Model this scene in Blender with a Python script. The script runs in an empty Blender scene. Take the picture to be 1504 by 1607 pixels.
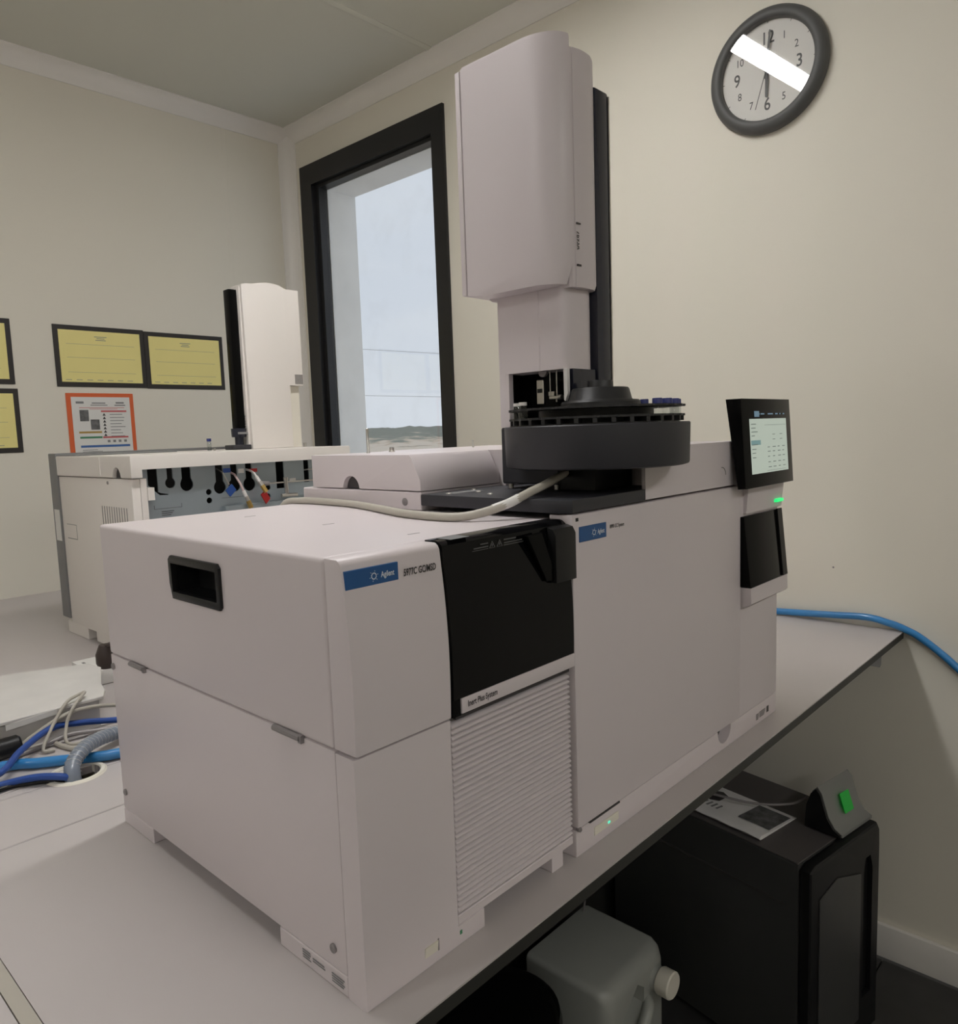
import bpy, bmesh, math, random
from mathutils import Vector, Matrix
random.seed(7)
PI = math.pi
sc = bpy.context.scene
C = sc.collection

# ------------------------------------------------------------------ camera
cam_d = bpy.data.cameras.new('camera')
cam = bpy.data.objects.new('camera', cam_d); C.objects.link(cam); sc.camera = cam
CAM = Vector((-0.3760, -0.5109, 0.5154))
YAW, PITCH, ROLL = -0.818, 1.4648, -0.0349
cam.matrix_world = Matrix.Translation(CAM) @ (Matrix.Rotation(YAW, 4, 'Z') @ Matrix.Rotation(PITCH, 4, 'X') @ Matrix.Rotation(ROLL, 4, 'Z'))
cam_d.sensor_fit = 'VERTICAL'; cam_d.sensor_height = 24.0
cam_d.lens = 1180.294 * 24.0 / 1607.0
cam_d.clip_start = 0.02; cam_d.clip_end = 3000

# ------------------------------------------------------------------ view, sky
sc.view_settings.view_transform = 'Standard'; sc.view_settings.look = 'None'
sc.view_settings.exposure = 0.0; sc.view_settings.gamma = 1.0
sc.view_settings.use_curve_mapping = False
LAMP_RADIANCE = 52.0
SKY = 0.95
w = bpy.data.worlds.new('overcast_sky'); sc.world = w; w.use_nodes = True
nt = w.node_tree; nt.nodes.clear()
wo = nt.nodes.new('ShaderNodeOutputWorld'); bg = nt.nodes.new('ShaderNodeBackground')
tc = nt.nodes.new('ShaderNodeTexCoord'); nz = nt.nodes.new('ShaderNodeTexNoise'); rp = nt.nodes.new('ShaderNodeValToRGB')
mp = nt.nodes.new('ShaderNodeMapping'); mp.inputs['Scale'].default_value = (1, 1, 4)
nz.inputs['Scale'].default_value = 2.2; nz.inputs['Detail'].default_value = 4
rp.color_ramp.elements[0].position = .3; rp.color_ramp.elements[0].color = (.74, .80, .90, 1)
rp.color_ramp.elements[1].position = .7; rp.color_ramp.elements[1].color = (.86, .90, .96, 1)
nt.links.new(tc.outputs['Generated'], mp.inputs[0]); nt.links.new(mp.outputs[0], nz.inputs['Vector'])
nt.links.new(nz.outputs['Fac'], rp.inputs[0]); nt.links.new(rp.outputs[0], bg.inputs[0])
bg.inputs[1].default_value = SKY; nt.links.new(bg.outputs[0], wo.inputs[0])

# ------------------------------------------------------------------ materials
def mat(name, col, rough=.5, metal=0., spec=.5, var=.03, scale=6., bump=0., bscale=300., coat=0.):
    m = bpy.data.materials.new(name); m.use_nodes = True
    t = m.node_tree; b = t.nodes['Principled BSDF']
    b.inputs['Roughness'].default_value = rough; b.inputs['Metallic'].default_value = metal
    b.inputs['Specular IOR Level'].default_value = spec; b.inputs['Coat Weight'].default_value = coat
    b.inputs['Base Color'].default_value = (*col, 1)
    tc = t.nodes.new('ShaderNodeTexCoord')
    if var > 0:
        n = t.nodes.new('ShaderNodeTexNoise'); n.inputs['Scale'].default_value = scale; n.inputs['Detail'].default_value = 5
        r = t.nodes.new('ShaderNodeValToRGB')
        r.color_ramp.elements[0].position = .3; r.color_ramp.elements[1].position = .7
        r.color_ramp.elements[0].color = (*[c * (1 - var) for c in col], 1)
        r.color_ramp.elements[1].color = (*[min(1, c * (1 + var)) for c in col], 1)
        t.links.new(tc.outputs['Object'], n.inputs['Vector']); t.links.new(n.outputs['Fac'], r.inputs[0])
        t.links.new(r.outputs[0], b.inputs['Base Color'])
    if bump > 0:
        n2 = t.nodes.new('ShaderNodeTexNoise'); n2.inputs['Scale'].default_value = bscale; n2.inputs['Detail'].default_value = 2
        bp = t.nodes.new('ShaderNodeBump'); bp.inputs['Strength'].default_value = bump; bp.inputs['Distance'].default_value = .0006
        t.links.new(tc.outputs['Object'], n2.inputs['Vector']); t.links.new(n2.outputs['Fac'], bp.inputs['Height'])
        t.links.new(bp.outputs[0], b.inputs['Normal'])
    return m
def emis(name, col, s, base=(.02, .02, .02)):
    m = bpy.data.materials.new(name); m.use_nodes = True
    b = m.node_tree.nodes['Principled BSDF']
    b.inputs['Base Color'].default_value = (*base, 1); b.inputs['Roughness'].default_value = .3
    b.inputs['Emission Color'].default_value = (*col, 1); b.inputs['Emission Strength'].default_value = s
    return m
def glass(name, tint=(1, 1, 1), ior=1.5, dirt=0.):
    m = bpy.data.materials.new(name); m.use_nodes = True
    t = m.node_tree; t.nodes.clear()
    o = t.nodes.new('ShaderNodeOutputMaterial'); tr = t.nodes.new('ShaderNodeBsdfTransparent')
    gl = t.nodes.new('ShaderNodeBsdfGlossy'); gl.inputs['Roughness'].default_value = 0.01
    fr = t.nodes.new('ShaderNodeFresnel'); ge = t.nodes.new('ShaderNodeNewGeometry'); io = t.nodes.new('ShaderNodeMapRange')
    io.inputs[3].default_value = ior; io.inputs[4].default_value = 1 / ior      # thin sheet: same reflectance from both sides
    t.links.new(ge.outputs['Backfacing'], io.inputs[0]); t.links.new(io.outputs[0], fr.inputs['IOR'])
    mx = t.nodes.new('ShaderNodeMixShader'); tr.inputs[0].default_value = (*tint, 1)
    t.links.new(fr.outputs[0], mx.inputs[0]); t.links.new(tr.outputs[0], mx.inputs[1]); t.links.new(gl.outputs[0], mx.inputs[2])
    last = mx
    if dirt > 0:
        df = t.nodes.new('ShaderNodeBsdfDiffuse'); df.inputs[0].default_value = (.8, .8, .8, 1)
        tc = t.nodes.new('ShaderNodeTexCoord'); n = t.nodes.new('ShaderNodeTexNoise'); n.inputs['Scale'].default_value = 7
        n.inputs['Detail'].default_value = 8
        r = t.nodes.new('ShaderNodeMapRange'); r.inputs[1].default_value = .52; r.inputs[2].default_value = .8
        r.inputs[3].default_value = .02; r.inputs[4].default_value = dirt
        t.links.new(tc.outputs['Object'], n.inputs['Vector']); t.links.new(n.outputs['Fac'], r.inputs[0])
        mx2 = t.nodes.new('ShaderNodeMixShader'); t.links.new(r.outputs[0], mx2.inputs[0])
        t.links.new(mx.outputs[0], mx2.inputs[1]); t.links.new(df.outputs[0], mx2.inputs[2]); last = mx2
    t.links.new(last.outputs[0], o.inputs[0])
    return m
M = {}
M['wall'] = mat('wall_paint', (.77, .73, .635), .75, var=.015, scale=1.2, bump=.15, bscale=90)
M['ceil'] = mat('ceiling_panel', (.64, .635, .565), .8, var=.02, scale=1.0)
M['cove'] = mat('cove_profile', (.83, .80, .755), .45, var=.01)
M['bench'] = mat('bench_laminate', (.53, .49, .478), .42, var=.03, scale=3, bump=.1, bscale=500)
M['edge'] = mat('phenolic_edge', (.025, .025, .022), .5)
M['white'] = mat('instrument_plastic', (.69, .628, .638), .38, var=.012, scale=3, bump=.12, bscale=700)
M['white2'] = mat('instrument_plastic_warm', (.80, .755, .71), .45, var=.012, scale=3)
M['seam'] = mat('seam_shadow_gap', (.05, .045, .045), .8)
M['black'] = mat('black_plastic', (.009, .009, .0095), .4, spec=.3, bump=.2, bscale=600)
M['blackgloss'] = mat('black_gloss_plastic', (.004, .004, .004), .12, spec=.08)
M['smoke'] = mat('smoked_cover', (.003, .003, .0035), .08, spec=.16)
M['charcoal'] = mat('charcoal_plastic', (.028, .028, .034), .5, bump=.2, bscale=600)
M['navy'] = mat('dark_navy_gloss', (.02, .022, .035), .15)
M['rubber'] = mat('turret_black', (.017, .017, .018), .45)
M['metal'] = mat('zinc_sheet', (.33, .38, .41), .45, metal=.55, var=.06, scale=9)
M['steel'] = mat('stainless', (.55, .53, .5), .28, metal=1.)
M['brass'] = mat('brass', (.55, .38, .13), .28, metal=1.)
M['greymetal'] = mat('grey_painted_metal', (.20, .20, .20), .5)
M['hinge'] = mat('hinge_metal', (.28, .26, .26), .5, metal=.3)
M['blue'] = mat('badge_blue', (.008, .085, .26), .4, var=.01)
M['print_white'] = mat('white_print', (.75, .8, .85), .5, var=0)
M['print_grey'] = mat('grey_print', (.22, .22, .22), .5, var=0)
M['print_dark'] = mat('dark_print', (.05, .045, .045), .6, var=0)
M['cable'] = mat('beige_cable', (.46, .43, .37), .5)
M['bluetube'] = mat('blue_air_tube', (.035, .22, .52), .3, coat=.3)
M['darkblue'] = mat('blue_cable', (.02, .07, .30), .4)
M['spiral'] = mat('translucent_spiral_wrap', (.20, .23, .28), .3)
M['wrap_hi'] = mat('spiral_wrap_edge', (.45, .47, .5), .3)
M['frame'] = mat('window_frame', (.010, .010, .011), .4)
M['plaster'] = mat('reveal_plaster', (.80, .79, .77), .85, var=.05, scale=5)
M['paper_yellow'] = mat('yellow_paper', (.86, .76, .30), .5, var=.05, scale=3)
M['paper_white'] = mat('white_paper', (.74, .73, .70), .5, var=.01)
M['tape'] = mat('black_tape', (.022, .018, .016), .5)
M['orange'] = mat('orange_card', (.70, .13, .035), .5)
M['pink'] = mat('red_print', (.55, .11, .11), .5, var=0)
M['green_print'] = mat('green_print', (.06, .24, .12), .5, var=0)
M['blue_print'] = mat('blue_print', (.05, .14, .38), .5, var=0)
M['photo'] = mat('dark_photo', (.12, .12, .12), .4, var=.5, scale=60)
M['clockrim'] = mat('clock_rim', (.085, .085, .083), .55)
M['dial'] = mat('clock_dial', (.74, .72, .68), .6, var=.01)
M['clockprint'] = mat('clock_print', (.07, .07, .07), .5, var=0)
M['glass'] = glass('clear_glass'); M['winglass'] = glass('window_glass', (.96, .97, .97), dirt=.06)
M['vialglass'] = glass('vial_glass', (.86, .88, .88), ior=1.7)
M['cap'] = mat('vial_cap', (.02, .03, .17), .4)
M['red'] = mat('red_tag', (.48, .02, .02), .4); M['bluetag'] = mat('blue_tag', (.02, .07, .28), .4)
M['ptube'] = mat('pink_tube', (.62, .46, .46), .3); M['wtube'] = mat('white_ferrule', (.78, .76, .74), .35)
M['hdpe'] = mat('natural_hdpe', (.34, .35, .32), .4, var=.02)
M['cream'] = mat('cream_cap', (.78, .74, .64), .5)
M['tile'] = mat('slate_tile', (.035, .034, .033), .45, var=.2, scale=9)
M['grout'] = mat('grout', (.11, .105, .10), .8)
M['pump'] = mat('pump_black', (.045, .045, .044), .42, bump=.3, bscale=500)
M['pumptop'] = mat('pump_dark_grey', (.095, .085, .083), .5, bump=.3, bscale=500)
M['devgrey'] = mat('device_grey', (.20, .20, .19), .45)
M['carton'] = mat('white_carton', (.64, .62, .59), .7, var=.06, scale=11)
M['brown'] = mat('brown_cable', (.05, .035, .03), .5)
M['screen_bg'] = emis('lcd_light', (.70, .80, .68), .52)
M['screen_hi'] = emis('lcd_highlight', (.30, .55, .55), .4)
M['screen_ink'] = emis('lcd_ink', (.25, .33, .30), .3)
M['screen_bar'] = emis('lcd_bar', (.25, .45, .6), .35)
M['led'] = emis('green_led', (.02, .9, .22), 1.0)
M['ledwin'] = emis('green_status_window', (.0, .26, .02), .5)
M['ledteal'] = emis('power_led', (.1, .9, .6), 1.0)
M['lamp'] = emis('lamp_diffuser', (1, .985, .975), LAMP_RADIANCE, (.8, .8, .8))
M['lampbody'] = mat('lamp_housing', (.75, .75, .73), .5)
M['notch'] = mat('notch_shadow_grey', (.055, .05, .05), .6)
M['warnprint'] = mat('warning_grey', (.07, .07, .068), .5, var=0)
M['wire'] = mat('weathered_wire', (.45, .46, .48), .6)
M['leaflet'] = mat('leaflet_paper', (.82, .80, .78), .5, var=.01)

# ------------------------------------------------------------------ mesh helpers
def V(*a): return Vector(a)
class MB:
    def __init__(s): s.bm = bmesh.new()
    def box(s, x0, x1, y0, y1, z0, z1, bev=0., seg=2):
        vs = [s.bm.verts.new((x, y, z)) for x in (x0, x1) for y in (y0, y1) for z in (z0, z1)]
        f = [(0, 1, 3, 2), (4, 6, 7, 5), (0, 4, 5, 1), (2, 3, 7, 6), (0, 2, 6, 4), (1, 5, 7, 3)]
        fs = [s.bm.faces.new([vs[i] for i in q]) for q in f]
        if bev > 0:
            es = list({e for q in fs for e in q.edges})
            bmesh.ops.bevel(s.bm, geom=es, offset=bev, segments=seg, affect='EDGES', profile=.6)
        return s
    def prism(s, pts, axis, a, b, bev=0., seg=2, capbev=True):
        """polygon pts (2D) extruded along axis between a and b; 2D order: x->(y,z), y->(x,z), z->(x,y)"""
        def P(p, t):
            return {'x': (t, p[0], p[1]), 'y': (p[0], t, p[1]), 'z': (p[0], p[1], t)}[axis]
        A = [s.bm.verts.new(P(p, a)) for p in pts]; B = [s.bm.verts.new(P(p, b)) for p in pts]
        n = len(pts); fs = [s.bm.faces.new(A[::-1]), s.bm.faces.new(B)]
        for i in range(n): fs.append(s.bm.faces.new((A[i], A[(i + 1) % n], B[(i + 1) % n], B[i])))
        bmesh.ops.recalc_face_normals(s.bm, faces=fs)
        if bev > 0:
            es = list(set(fs[0].edges) | set(fs[1].edges)) if capbev else list({e for q in fs for e in q.edges})
            bmesh.ops.bevel(s.bm, geom=es, offset=bev, segments=seg, affect='EDGES', profile=.6)
        return s
    def loft(s, loops, close=True, caps=True):
        L = [[s.bm.verts.new(p) for p in lp] for lp in loops]; fs = []
        n = len(L[0])
        for a, b in zip(L, L[1:]):
            for i in range(n if close else n - 1):
                fs.append(s.bm.faces.new((a[i], a[(i + 1) % n], b[(i + 1) % n], b[i])))
        if caps and close: fs += [s.bm.faces.new(L[0][::-1]), s.bm.faces.new(L[-1])]
        bmesh.ops.recalc_face_normals(s.bm, faces=fs)
        return s
    def tube(s, pts, r, n=10, caps=True):
        pts = [Vector(p) for p in pts]; loops = []
        up = Vector((0, 0, 1)); t0 = (pts[1] - pts[0]).normalized()
        if abs(t0.dot(up)) > .9: up = Vector((1, 0, 0))
        u = t0.cross(up).normalized()
        for i, p in enumerate(pts):
            t = (pts[min(i + 1, len(pts) - 1)] - pts[max(i - 1, 0)]).normalized()
            u = (u - t * u.dot(t)).normalized(); v = t.cross(u)
            rr = r[i] if isinstance(r, (list, tuple)) else r
            loops.append([p + (u * math.cos(2 * PI * k / n) + v * math.sin(2 * PI * k / n)) * rr for k in range(n)])
        return s.loft(loops, True, caps)
    def lathe(s, prof, c, axis='z', n=32, caps=True):
        """prof list of (r, t); c centre; axis"""
        loops = []
        for r, t in prof:
            lp = []
            for k in range(n):
                a = 2 * PI * k / n; ca, sa = r * math.cos(a), r * math.sin(a)
                d = {'z': (ca, sa, t), 'x': (t, ca, sa), 'y': (ca, t, sa)}[axis]
                lp.append(Vector(c) + Vector(d))
            loops.append(lp)
        return s.loft(loops, True, caps)
    def quad(s, *p):
        s.bm.faces.new([s.bm.verts.new(q) for q in p]); return s
    def panel(s, o, u, v, a0, a1, b0, b1, th=.0005):
        """thin slab on plane at o with axes u, v (unit), raised th along u x v"""
        o, u, v = Vector(o), Vector(u), Vector(v); n = u.cross(v)
        A = [o + u * a + v * b for a, b in ((a0, b0), (a1, b0), (a1, b1), (a0, b1))]
        return s.loft([[p for p in A], [p + n * th for p in A]])
def sm(pts, k=8):
    """Catmull-Rom through pts"""
    P = [Vector(p) for p in pts]; P = [2 * P[0] - P[1]] + P + [2 * P[-1] - P[-2]]; out = []
    for i in range(1, len(P) - 2):
        for j in range(k):
            t = j / k; a, b, c, d = P[i - 1:i + 3]
            out.append(.5 * ((2 * b) + (c - a) * t + (2 * a - 5 * b + 4 * c - d) * t * t + (3 * b - a - 3 * c + d) * t ** 3))
    out.append(P[-2]); return out
def arc(cx, cy, rx, ry, a0, a1, n):
    return [(cx + rx * math.cos(math.radians(a0 + (a1 - a0) * i / n)), cy + ry * math.sin(math.radians(a0 + (a1 - a0) * i / n))) for i in range(n + 1)]

def origin(p):
    o = Vector((0, 0, 0))
    while p is not None: o += p.location; p = p.parent
    return o
LOCAL = set()
def obj(name, mb, m, parent=None, smooth=True, ang=35, label=None, kind=None):
    bm = mb.bm if isinstance(mb, MB) else mb
    me = bpy.data.meshes.new(name); bmesh.ops.recalc_face_normals(bm, faces=bm.faces) if False else None
    root = parent
    while root is not None and root.parent is not None: root = root.parent
    if parent is not None and root.name not in LOCAL:
        bm.transform(Matrix.Translation(-origin(parent)))
    bm.to_mesh(me); bm.free()
    me.materials.append(m)
    if smooth:
        for p in me.polygons: p.use_smooth = True
        me.set_sharp_from_angle(angle=math.radians(ang))
    o = bpy.data.objects.new(name, me); C.objects.link(o); o.parent = parent
    if label: o['label'] = label
    if kind: o['kind'] = kind
    return o
def thing(name, label, cat, loc=(0, 0, 0), rz=0., group=None, local=False):
    o = bpy.data.objects.new(name, None); C.objects.link(o); o.empty_display_size = .05
    o.location = loc; o.rotation_euler = (0, 0, rz); o['label'] = label; o['category'] = cat
    if group: o['group'] = group
    if local or rz: LOCAL.add(o.name)
    return o
def tag(o, label, cat, group=None):
    o['label'] = label; o['category'] = cat
    if group: o['group'] = group
    return o
def cut(o, cutters):
    """apply boolean difference; cutters are MBs in o's mesh space"""
    for c in cutters:
        me = bpy.data.meshes.new('cutter'); c.bm.to_mesh(me); c.bm.free()
        co = bpy.data.objects.new('cutter', me); C.objects.link(co)
        co.parent = o.parent
        md = o.modifiers.new('b', 'BOOLEAN'); md.object = co; md.operation = 'DIFFERENCE'; md.solver = 'EXACT'
        dg = bpy.context.evaluated_depsgraph_get(); dg.update()
        nm = bpy.data.meshes.new_from_object(o.evaluated_get(dg))
        o.modifiers.clear(); o.data = nm
        bpy.data.objects.remove(co); bpy.data.meshes.remove(me)
    for p in o.data.polygons: p.use_smooth = True
    o.data.set_sharp_from_angle(angle=math.radians(35))
def shift(mb, parent):
    mb.bm.transform(Matrix.Translation(-origin(parent))); return mb
def text(name, s, size, loc, u, v, m, parent, bold=0., align='LEFT', sx=1., th=.0004, space=1.):
    cu = bpy.data.curves.new(name, 'FONT'); cu.body = s; cu.size = size; cu.offset = bold; cu.align_x = align
    cu.extrude = 0; cu.resolution_u = 3; cu.space_character = space
    t = bpy.data.objects.new('tmp', cu); C.objects.link(t)
    dg = bpy.context.evaluated_depsgraph_get(); dg.update()
    me = bpy.data.meshes.new_from_object(t.evaluated_get(dg))
    bpy.data.objects.remove(t)
    u, v = Vector(u), Vector(v); n = u.cross(v)
    root = parent
    while root is not None and root.parent is not None: root = root.parent
    off = origin(parent) if (parent is not None and root.name not in LOCAL) else Vector((0, 0, 0))
    for q in me.vertices: q.co = Vector(loc) + u * q.co.x * sx + v * q.co.y + n * th - off
    me.materials.clear(); me.materials.append(m); me.name = name
    o = bpy.data.objects.new(name, me); C.objects.link(o); o.parent = parent
    return o
UX, UZ, LY = (1, 0, 0), (0, 0, 1), (0, -1, 0)      # front faces read along +x; left faces read along -y
def struct(name, mb, m, parent=None, **k): return obj(name, mb, m, parent, kind=None if parent else 'structure', **k)

# ================================================================== ROOM
XW, YL, ZC, ZF = 1.6172, 2.4316, 1.844, -0.8536
X0, Y0 = -3.4, -3.6
b = MB().box(X0, XW, Y0, YL, ZF - .1, ZF - .006); fl = struct('floor', b, M['grout'])
ts = .45
tile_me = None
for i in range(11):
    for j in range(13):
        x, y = 1.597 - ts * (i + 1), -3.0 + .045 + ts * j - .21
        if y < Y0: continue
        if tile_me is None:
            tb = MB().box(0.0015, ts - .0015, .0015, ts - .0015, -.008, 0, .001, 1)
            o = obj('floor_tile', tb, M['tile'], fl); tile_me = o.data
        else:
            o = bpy.data.objects.new('floor_tile', tile_me); C.objects.link(o); o.parent = fl
        o.location = (x, y, ZF)
struct('ceiling', MB().box(X0, XW + .2, Y0, YL + .1, ZC, ZC + .1), M['ceil'])
struct('trim_1', MB().prism([(1.452, ZC), (1.452, ZC - .0015), (1.468, ZC - .004), (1.472, ZC - .0045), (1.476, ZC - .002), (1.490, ZC)], 'x', X0, XW), M['ceil'])
struct('wall_left', MB().box(X0, XW + .2, YL, YL + .1, ZF, ZC), M['wall'])
struct('trim_2', MB().prism([(1.295, YL), (1.305, YL - .0025), (1.315, YL)], 'z', ZF, ZC), M['wall'])
WY0, WY1, WZ0, WZ1 = 1.457, 2.341, .02, 1.675
b = MB().box(XW, XW + .2, Y0, WY0 + .03, ZF, ZC).box(XW, XW + .2, WY1 - .03, YL, ZF, ZC)
b.box(XW, XW + .2, WY0 + .03, WY1 - .03, ZF, WZ0 + .03).box(XW, XW + .2, WY0 + .03, WY1 - .03, WZ1 - .03, ZC)
struct('wall_right', b, M['wall'])
struct('wall_back', MB().box(X0, XW + .2, Y0 - .1, Y0, ZF, ZC), M['wall'])
struct('wall_far', MB().box(X0 - .1, X0, Y0, YL, ZF, ZC), M['wall'])
# concave coves between walls and ceiling, and in the corner
def coveprof(r=.055, n=6):
    return [(0, 0)] + [(r - r * math.cos(t), r - r * math.sin(t)) for t in [PI / 2 * i / n for i in range(n + 1)]]
cp = [(0, 0)] + [(.055 * (1 - math.cos(PI / 2 * i / 6)), .055 * (1 - math.sin(PI / 2 * i / 6))) for i in range(7)]
cp = [(0, 0)] + [(.004 + .051 * (1 - math.sin(PI / 2 * i / 6)), .004 + .051 * (1 - math.cos(PI / 2 * i / 6))) for i in range(7)]
cp = [(0, 0), (.055, 0)] + cp[1:] + [(0, .055)]
struct('trim_3', MB().prism([(XW - a, ZC - q) for a, q in cp], 'y', Y0, YL), M['cove'])
struct('trim_4', MB().prism([(YL - a, ZC - q) for a, q in cp], 'x', X0, XW), M['cove'])
struct('trim_5', MB().prism([(XW - a, YL - q) for a, q in cp], 'z', ZF, ZC), M['cove'])
struct('baseboard_right', MB().box(XW - .014, XW, Y0, YL, ZF, ZF + .088, .004), M['cove'])
struct('baseboard_left', MB().box(X0, XW - .015, YL - .014, YL, ZF, ZF + .088, .004), M['cove'])
# window: dark frame, sash lip, pane; deep plaster reveal beyond
win = bpy.data.objects.new('window_1', None); C.objects.link(win); win['kind'] = 'structure'; win.location = (XW, WY0, WZ0)
def ring(x0, x1, yo0, yo1, zo0, zo1, yi0, yi1, zi0, zi1):
    m = MB()
    m.box(x0, x1, yo0, yi0, zo0, zo1).box(x0, x1, yi1, yo1, zo0, zo1)
    m.box(x0, x1, yi0, yi1, zo0, zi0).box(x0, x1, yi0, yi1, zi1, zo1); return m
obj('window_frame', ring(XW - .012, XW + .03, WY0, WY1, WZ0, WZ1, 1.519, 2.262, .10, 1.590), M['frame'], win)
obj('window_sash', ring(XW + .008, XW + .05, 1.512, 2.27, .09, 1.60, 1.524, 2.236, .13, 1.574), M['frame'], win)
obj('window_pane', MB().box(XW + .036, XW + .040, 1.524, 2.236, .13, 1.574), M['winglass'], win)
rv = ring(XW + .051, XW + .2, WY0 + .031, WY1 - .031, WZ0 + .031, WZ1 - .031, 1.5, 2.232, .10, 1.572)
struct('trim_6', rv, M['plaster'])

# ================================================================== OUTSIDE
hm = bpy.data.materials.new('hillside'); hm.use_nodes = True
t = hm.node_tree; bs = t.nodes['Principled BSDF']; bs.inputs['Roughness'].default_value = 1
tcn = t.nodes.new('ShaderNodeTexCoord'); n1 = t.nodes.new('ShaderNodeTexNoise'); n1.inputs['Scale'].default_value = .35; n1.inputs['Detail'].default_value = 8
sx = t.nodes.new('ShaderNodeSeparateXYZ'); mr = t.nodes.new('ShaderNodeMapRange')
mr.inputs[1].default_value = -1.1; mr.inputs[2].default_value = 1.0
ad = t.nodes.new('ShaderNodeMath'); ad.operation = 'ADD'; sb = t.nodes.new('ShaderNodeMath'); sb.operation = 'MULTIPLY_ADD'
sb.inputs[1].default_value = 2.6; sb.inputs[2].default_value = -1.3
cr = t.nodes.new('ShaderNodeValToRGB')
cr.color_ramp.elements[0].color = (.58, .46, .35, 1); cr.color_ramp.elements[0].position = .25
cr.color_ramp.elements[1].color = (.20, .215, .18, 1); cr.color_ramp.elements[1].position = .66
e = cr.color_ramp.elements.new(.08); e.color = (.66, .57, .47, 1)
e = cr.color_ramp.elements.new(.42); e.color = (.36, .345, .28, 1)
hmp = t.nodes.new('ShaderNodeMapping'); hmp.inputs['Scale'].default_value = (1, 1, 3.5)
t.links.new(tcn.outputs['Object'], hmp.inputs[0]); t.links.new(hmp.outputs[0], n1.inputs['Vector']); t.links.new(tcn.outputs['Object'], sx.inputs[0])
t.links.new(sx.outputs['Z'], mr.inputs[0]); t.links.new(n1.outputs['Fac'], sb.inputs[0])
t.links.new(mr.outputs[0], ad.inputs[0]); t.links.new(sb.outputs[0], ad.inputs[1]); t.links.new(ad.outputs[0], cr.inputs[0])
t.links.new(cr.outputs[0], bs.inputs['Base Color'])
from mathutils import noise
hb = bmesh.new(); G = []
for i in range(91):
    dist = 6 + 234 * (i / 90) ** 1.3; row = []
    for k in range(321):
        an = math.radians(-20 + 130 * k / 320)
        x, y = 1.9 + dist * math.cos(an), dist * math.sin(an)
        rise = max(0., min(1., (dist - 40) / 110.)); rise = rise * rise * (3 - 2 * rise)
        nn = noise.noise((x * .03, y * .03, 0)) * 1.0 + noise.noise((x * .11, y * .11, 3)) * .5 + noise.noise((x * .4, y * .4, 5)) * .4 * rise + noise.noise((x * .9, y * .9, 8)) * .35 * rise
        z = -5.5 + rise * 7.1 + nn * (.3 + .8 * rise)
        row.append(hb.verts.new((x, y, z)))
    G.append(row)
for i in range(90):
    for k in range(320): hb.faces.new((G[i][k], G[i + 1][k], G[i + 1][k + 1], G[i][k + 1]))
h = obj('hills', hb, hm); h['kind'] = 'structure'
for k, (zz, sl) in enumerate(((5.55, .085), (2.95, .05))):
    pts = [(12 + 41 * q / 12, 53 - 41 * q / 12, zz - sl * 58 * (q / 12 - .5) - .25 * (1 - (q / 6 - 1) ** 2)) for q in range(13)]
    tag(obj('power_line', MB().tube(pts, .016, 6), M['wire']), ('upper' if k == 0 else 'lower') + ' faint overhead wire crossing the grey sky outside window', 'wire')

# ================================================================== LAMP
def lamp(xc, yc, ln, label, wd=.078, rz=0.):
    t = thing('ceiling_lamp', label, 'lamp', (xc, yc, ZC), rz, local=True)
    obj('lamp_housing', MB().box(-ln / 2 - .03, ln / 2 + .03, -wd / 2 - .012, wd / 2 + .012, -.045, 0, .004), M['lampbody'], t)
    obj('lamp_diffuser', MB().box(-ln / 2, ln / 2, -wd / 2, wd / 2, -.052, -.0452), M['lamp'], t)
lamp(.36, .598, 1.30, 'long white ceiling strip lamp reflected in the wall clock', rz=.1)
lamp(-2.1, .60, .95, 'short added ceiling fill strip, out of view, farthest from the clock wall')  # unseen lamp, added to brighten the left-facing sides
lamp(-2.0, -2.3, 1.3, 'long added ceiling fill strip near the rear wall, farther from the clock wall')  # added fill behind the camera, lifts the instrument fronts
lamp(.15, -2.3, 1.2, 'long added ceiling fill strip near the rear wall, nearer the clock wall')  # second unseen fill lamp, added for more frontal light

# ================================================================== BENCHES
TH = .017
def slab(name, x0, x1, y0, y1, parent):
    s = obj(name, MB().box(x0, x1, y0, y1, -.002, 0), M['bench'], parent)
    obj('edge_band', MB().box(x0, x1, y0, y1, -TH, -.0021), M['edge'], s)
    return s
bt = thing('laboratory_bench', 'light grey worktop with black edge carrying the two large white instruments', 'bench', (.7, .27, ZF))
slab('worktop', -.198, XW - .002, -.0396, .579, bt)
for x, y in ((.02, .02), (.02, .52), (1.50, .52)): obj('leg', MB().box(x - .02, x + .02, y - .02, y + .02, ZF, -TH - .04, .003), M['greymetal'], bt)
obj('rail', MB().box(-.15, 1.52, .44, .47, -TH - .045, -TH), M['greymetal'], bt)
obj('rail', MB().box(1.30, 1.325, .0, .44, -TH - .035, -TH), M['greymetal'], bt)
bk = MB().prism([(1.530, -TH - .0002), (1.530, -.066), (1.520, -.070), (1.445, -.046), (1.43, -TH - .0002)], 'y', -.014, -.002); obj('bracket', bk, M['greymetal'], bt)
obj('shade_panel', MB().box(-.19, 1.60, .545, .57, -.80, -TH), M['edge'], bt)  # added panel, coloured black in place of the shade under the bench
b2 = thing('laboratory_bench', 'grey worktop strip at lower left beyond the taped joint', 'bench', (-.9, .27, ZF))
slab('worktop', -1.7, -.2135, -.0396, .579, b2)
obj('joint_strip', MB().box(-.2125, -.199, -.0396, .579, -.01, .0006), M['cable'], b2)
for x in (-1.6, -.3):
    for y in (.02, .52): obj('leg', MB().box(x - .02, x + .02, y - .02, y + .02, ZF, -TH, .003), M['greymetal'], b2)
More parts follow.
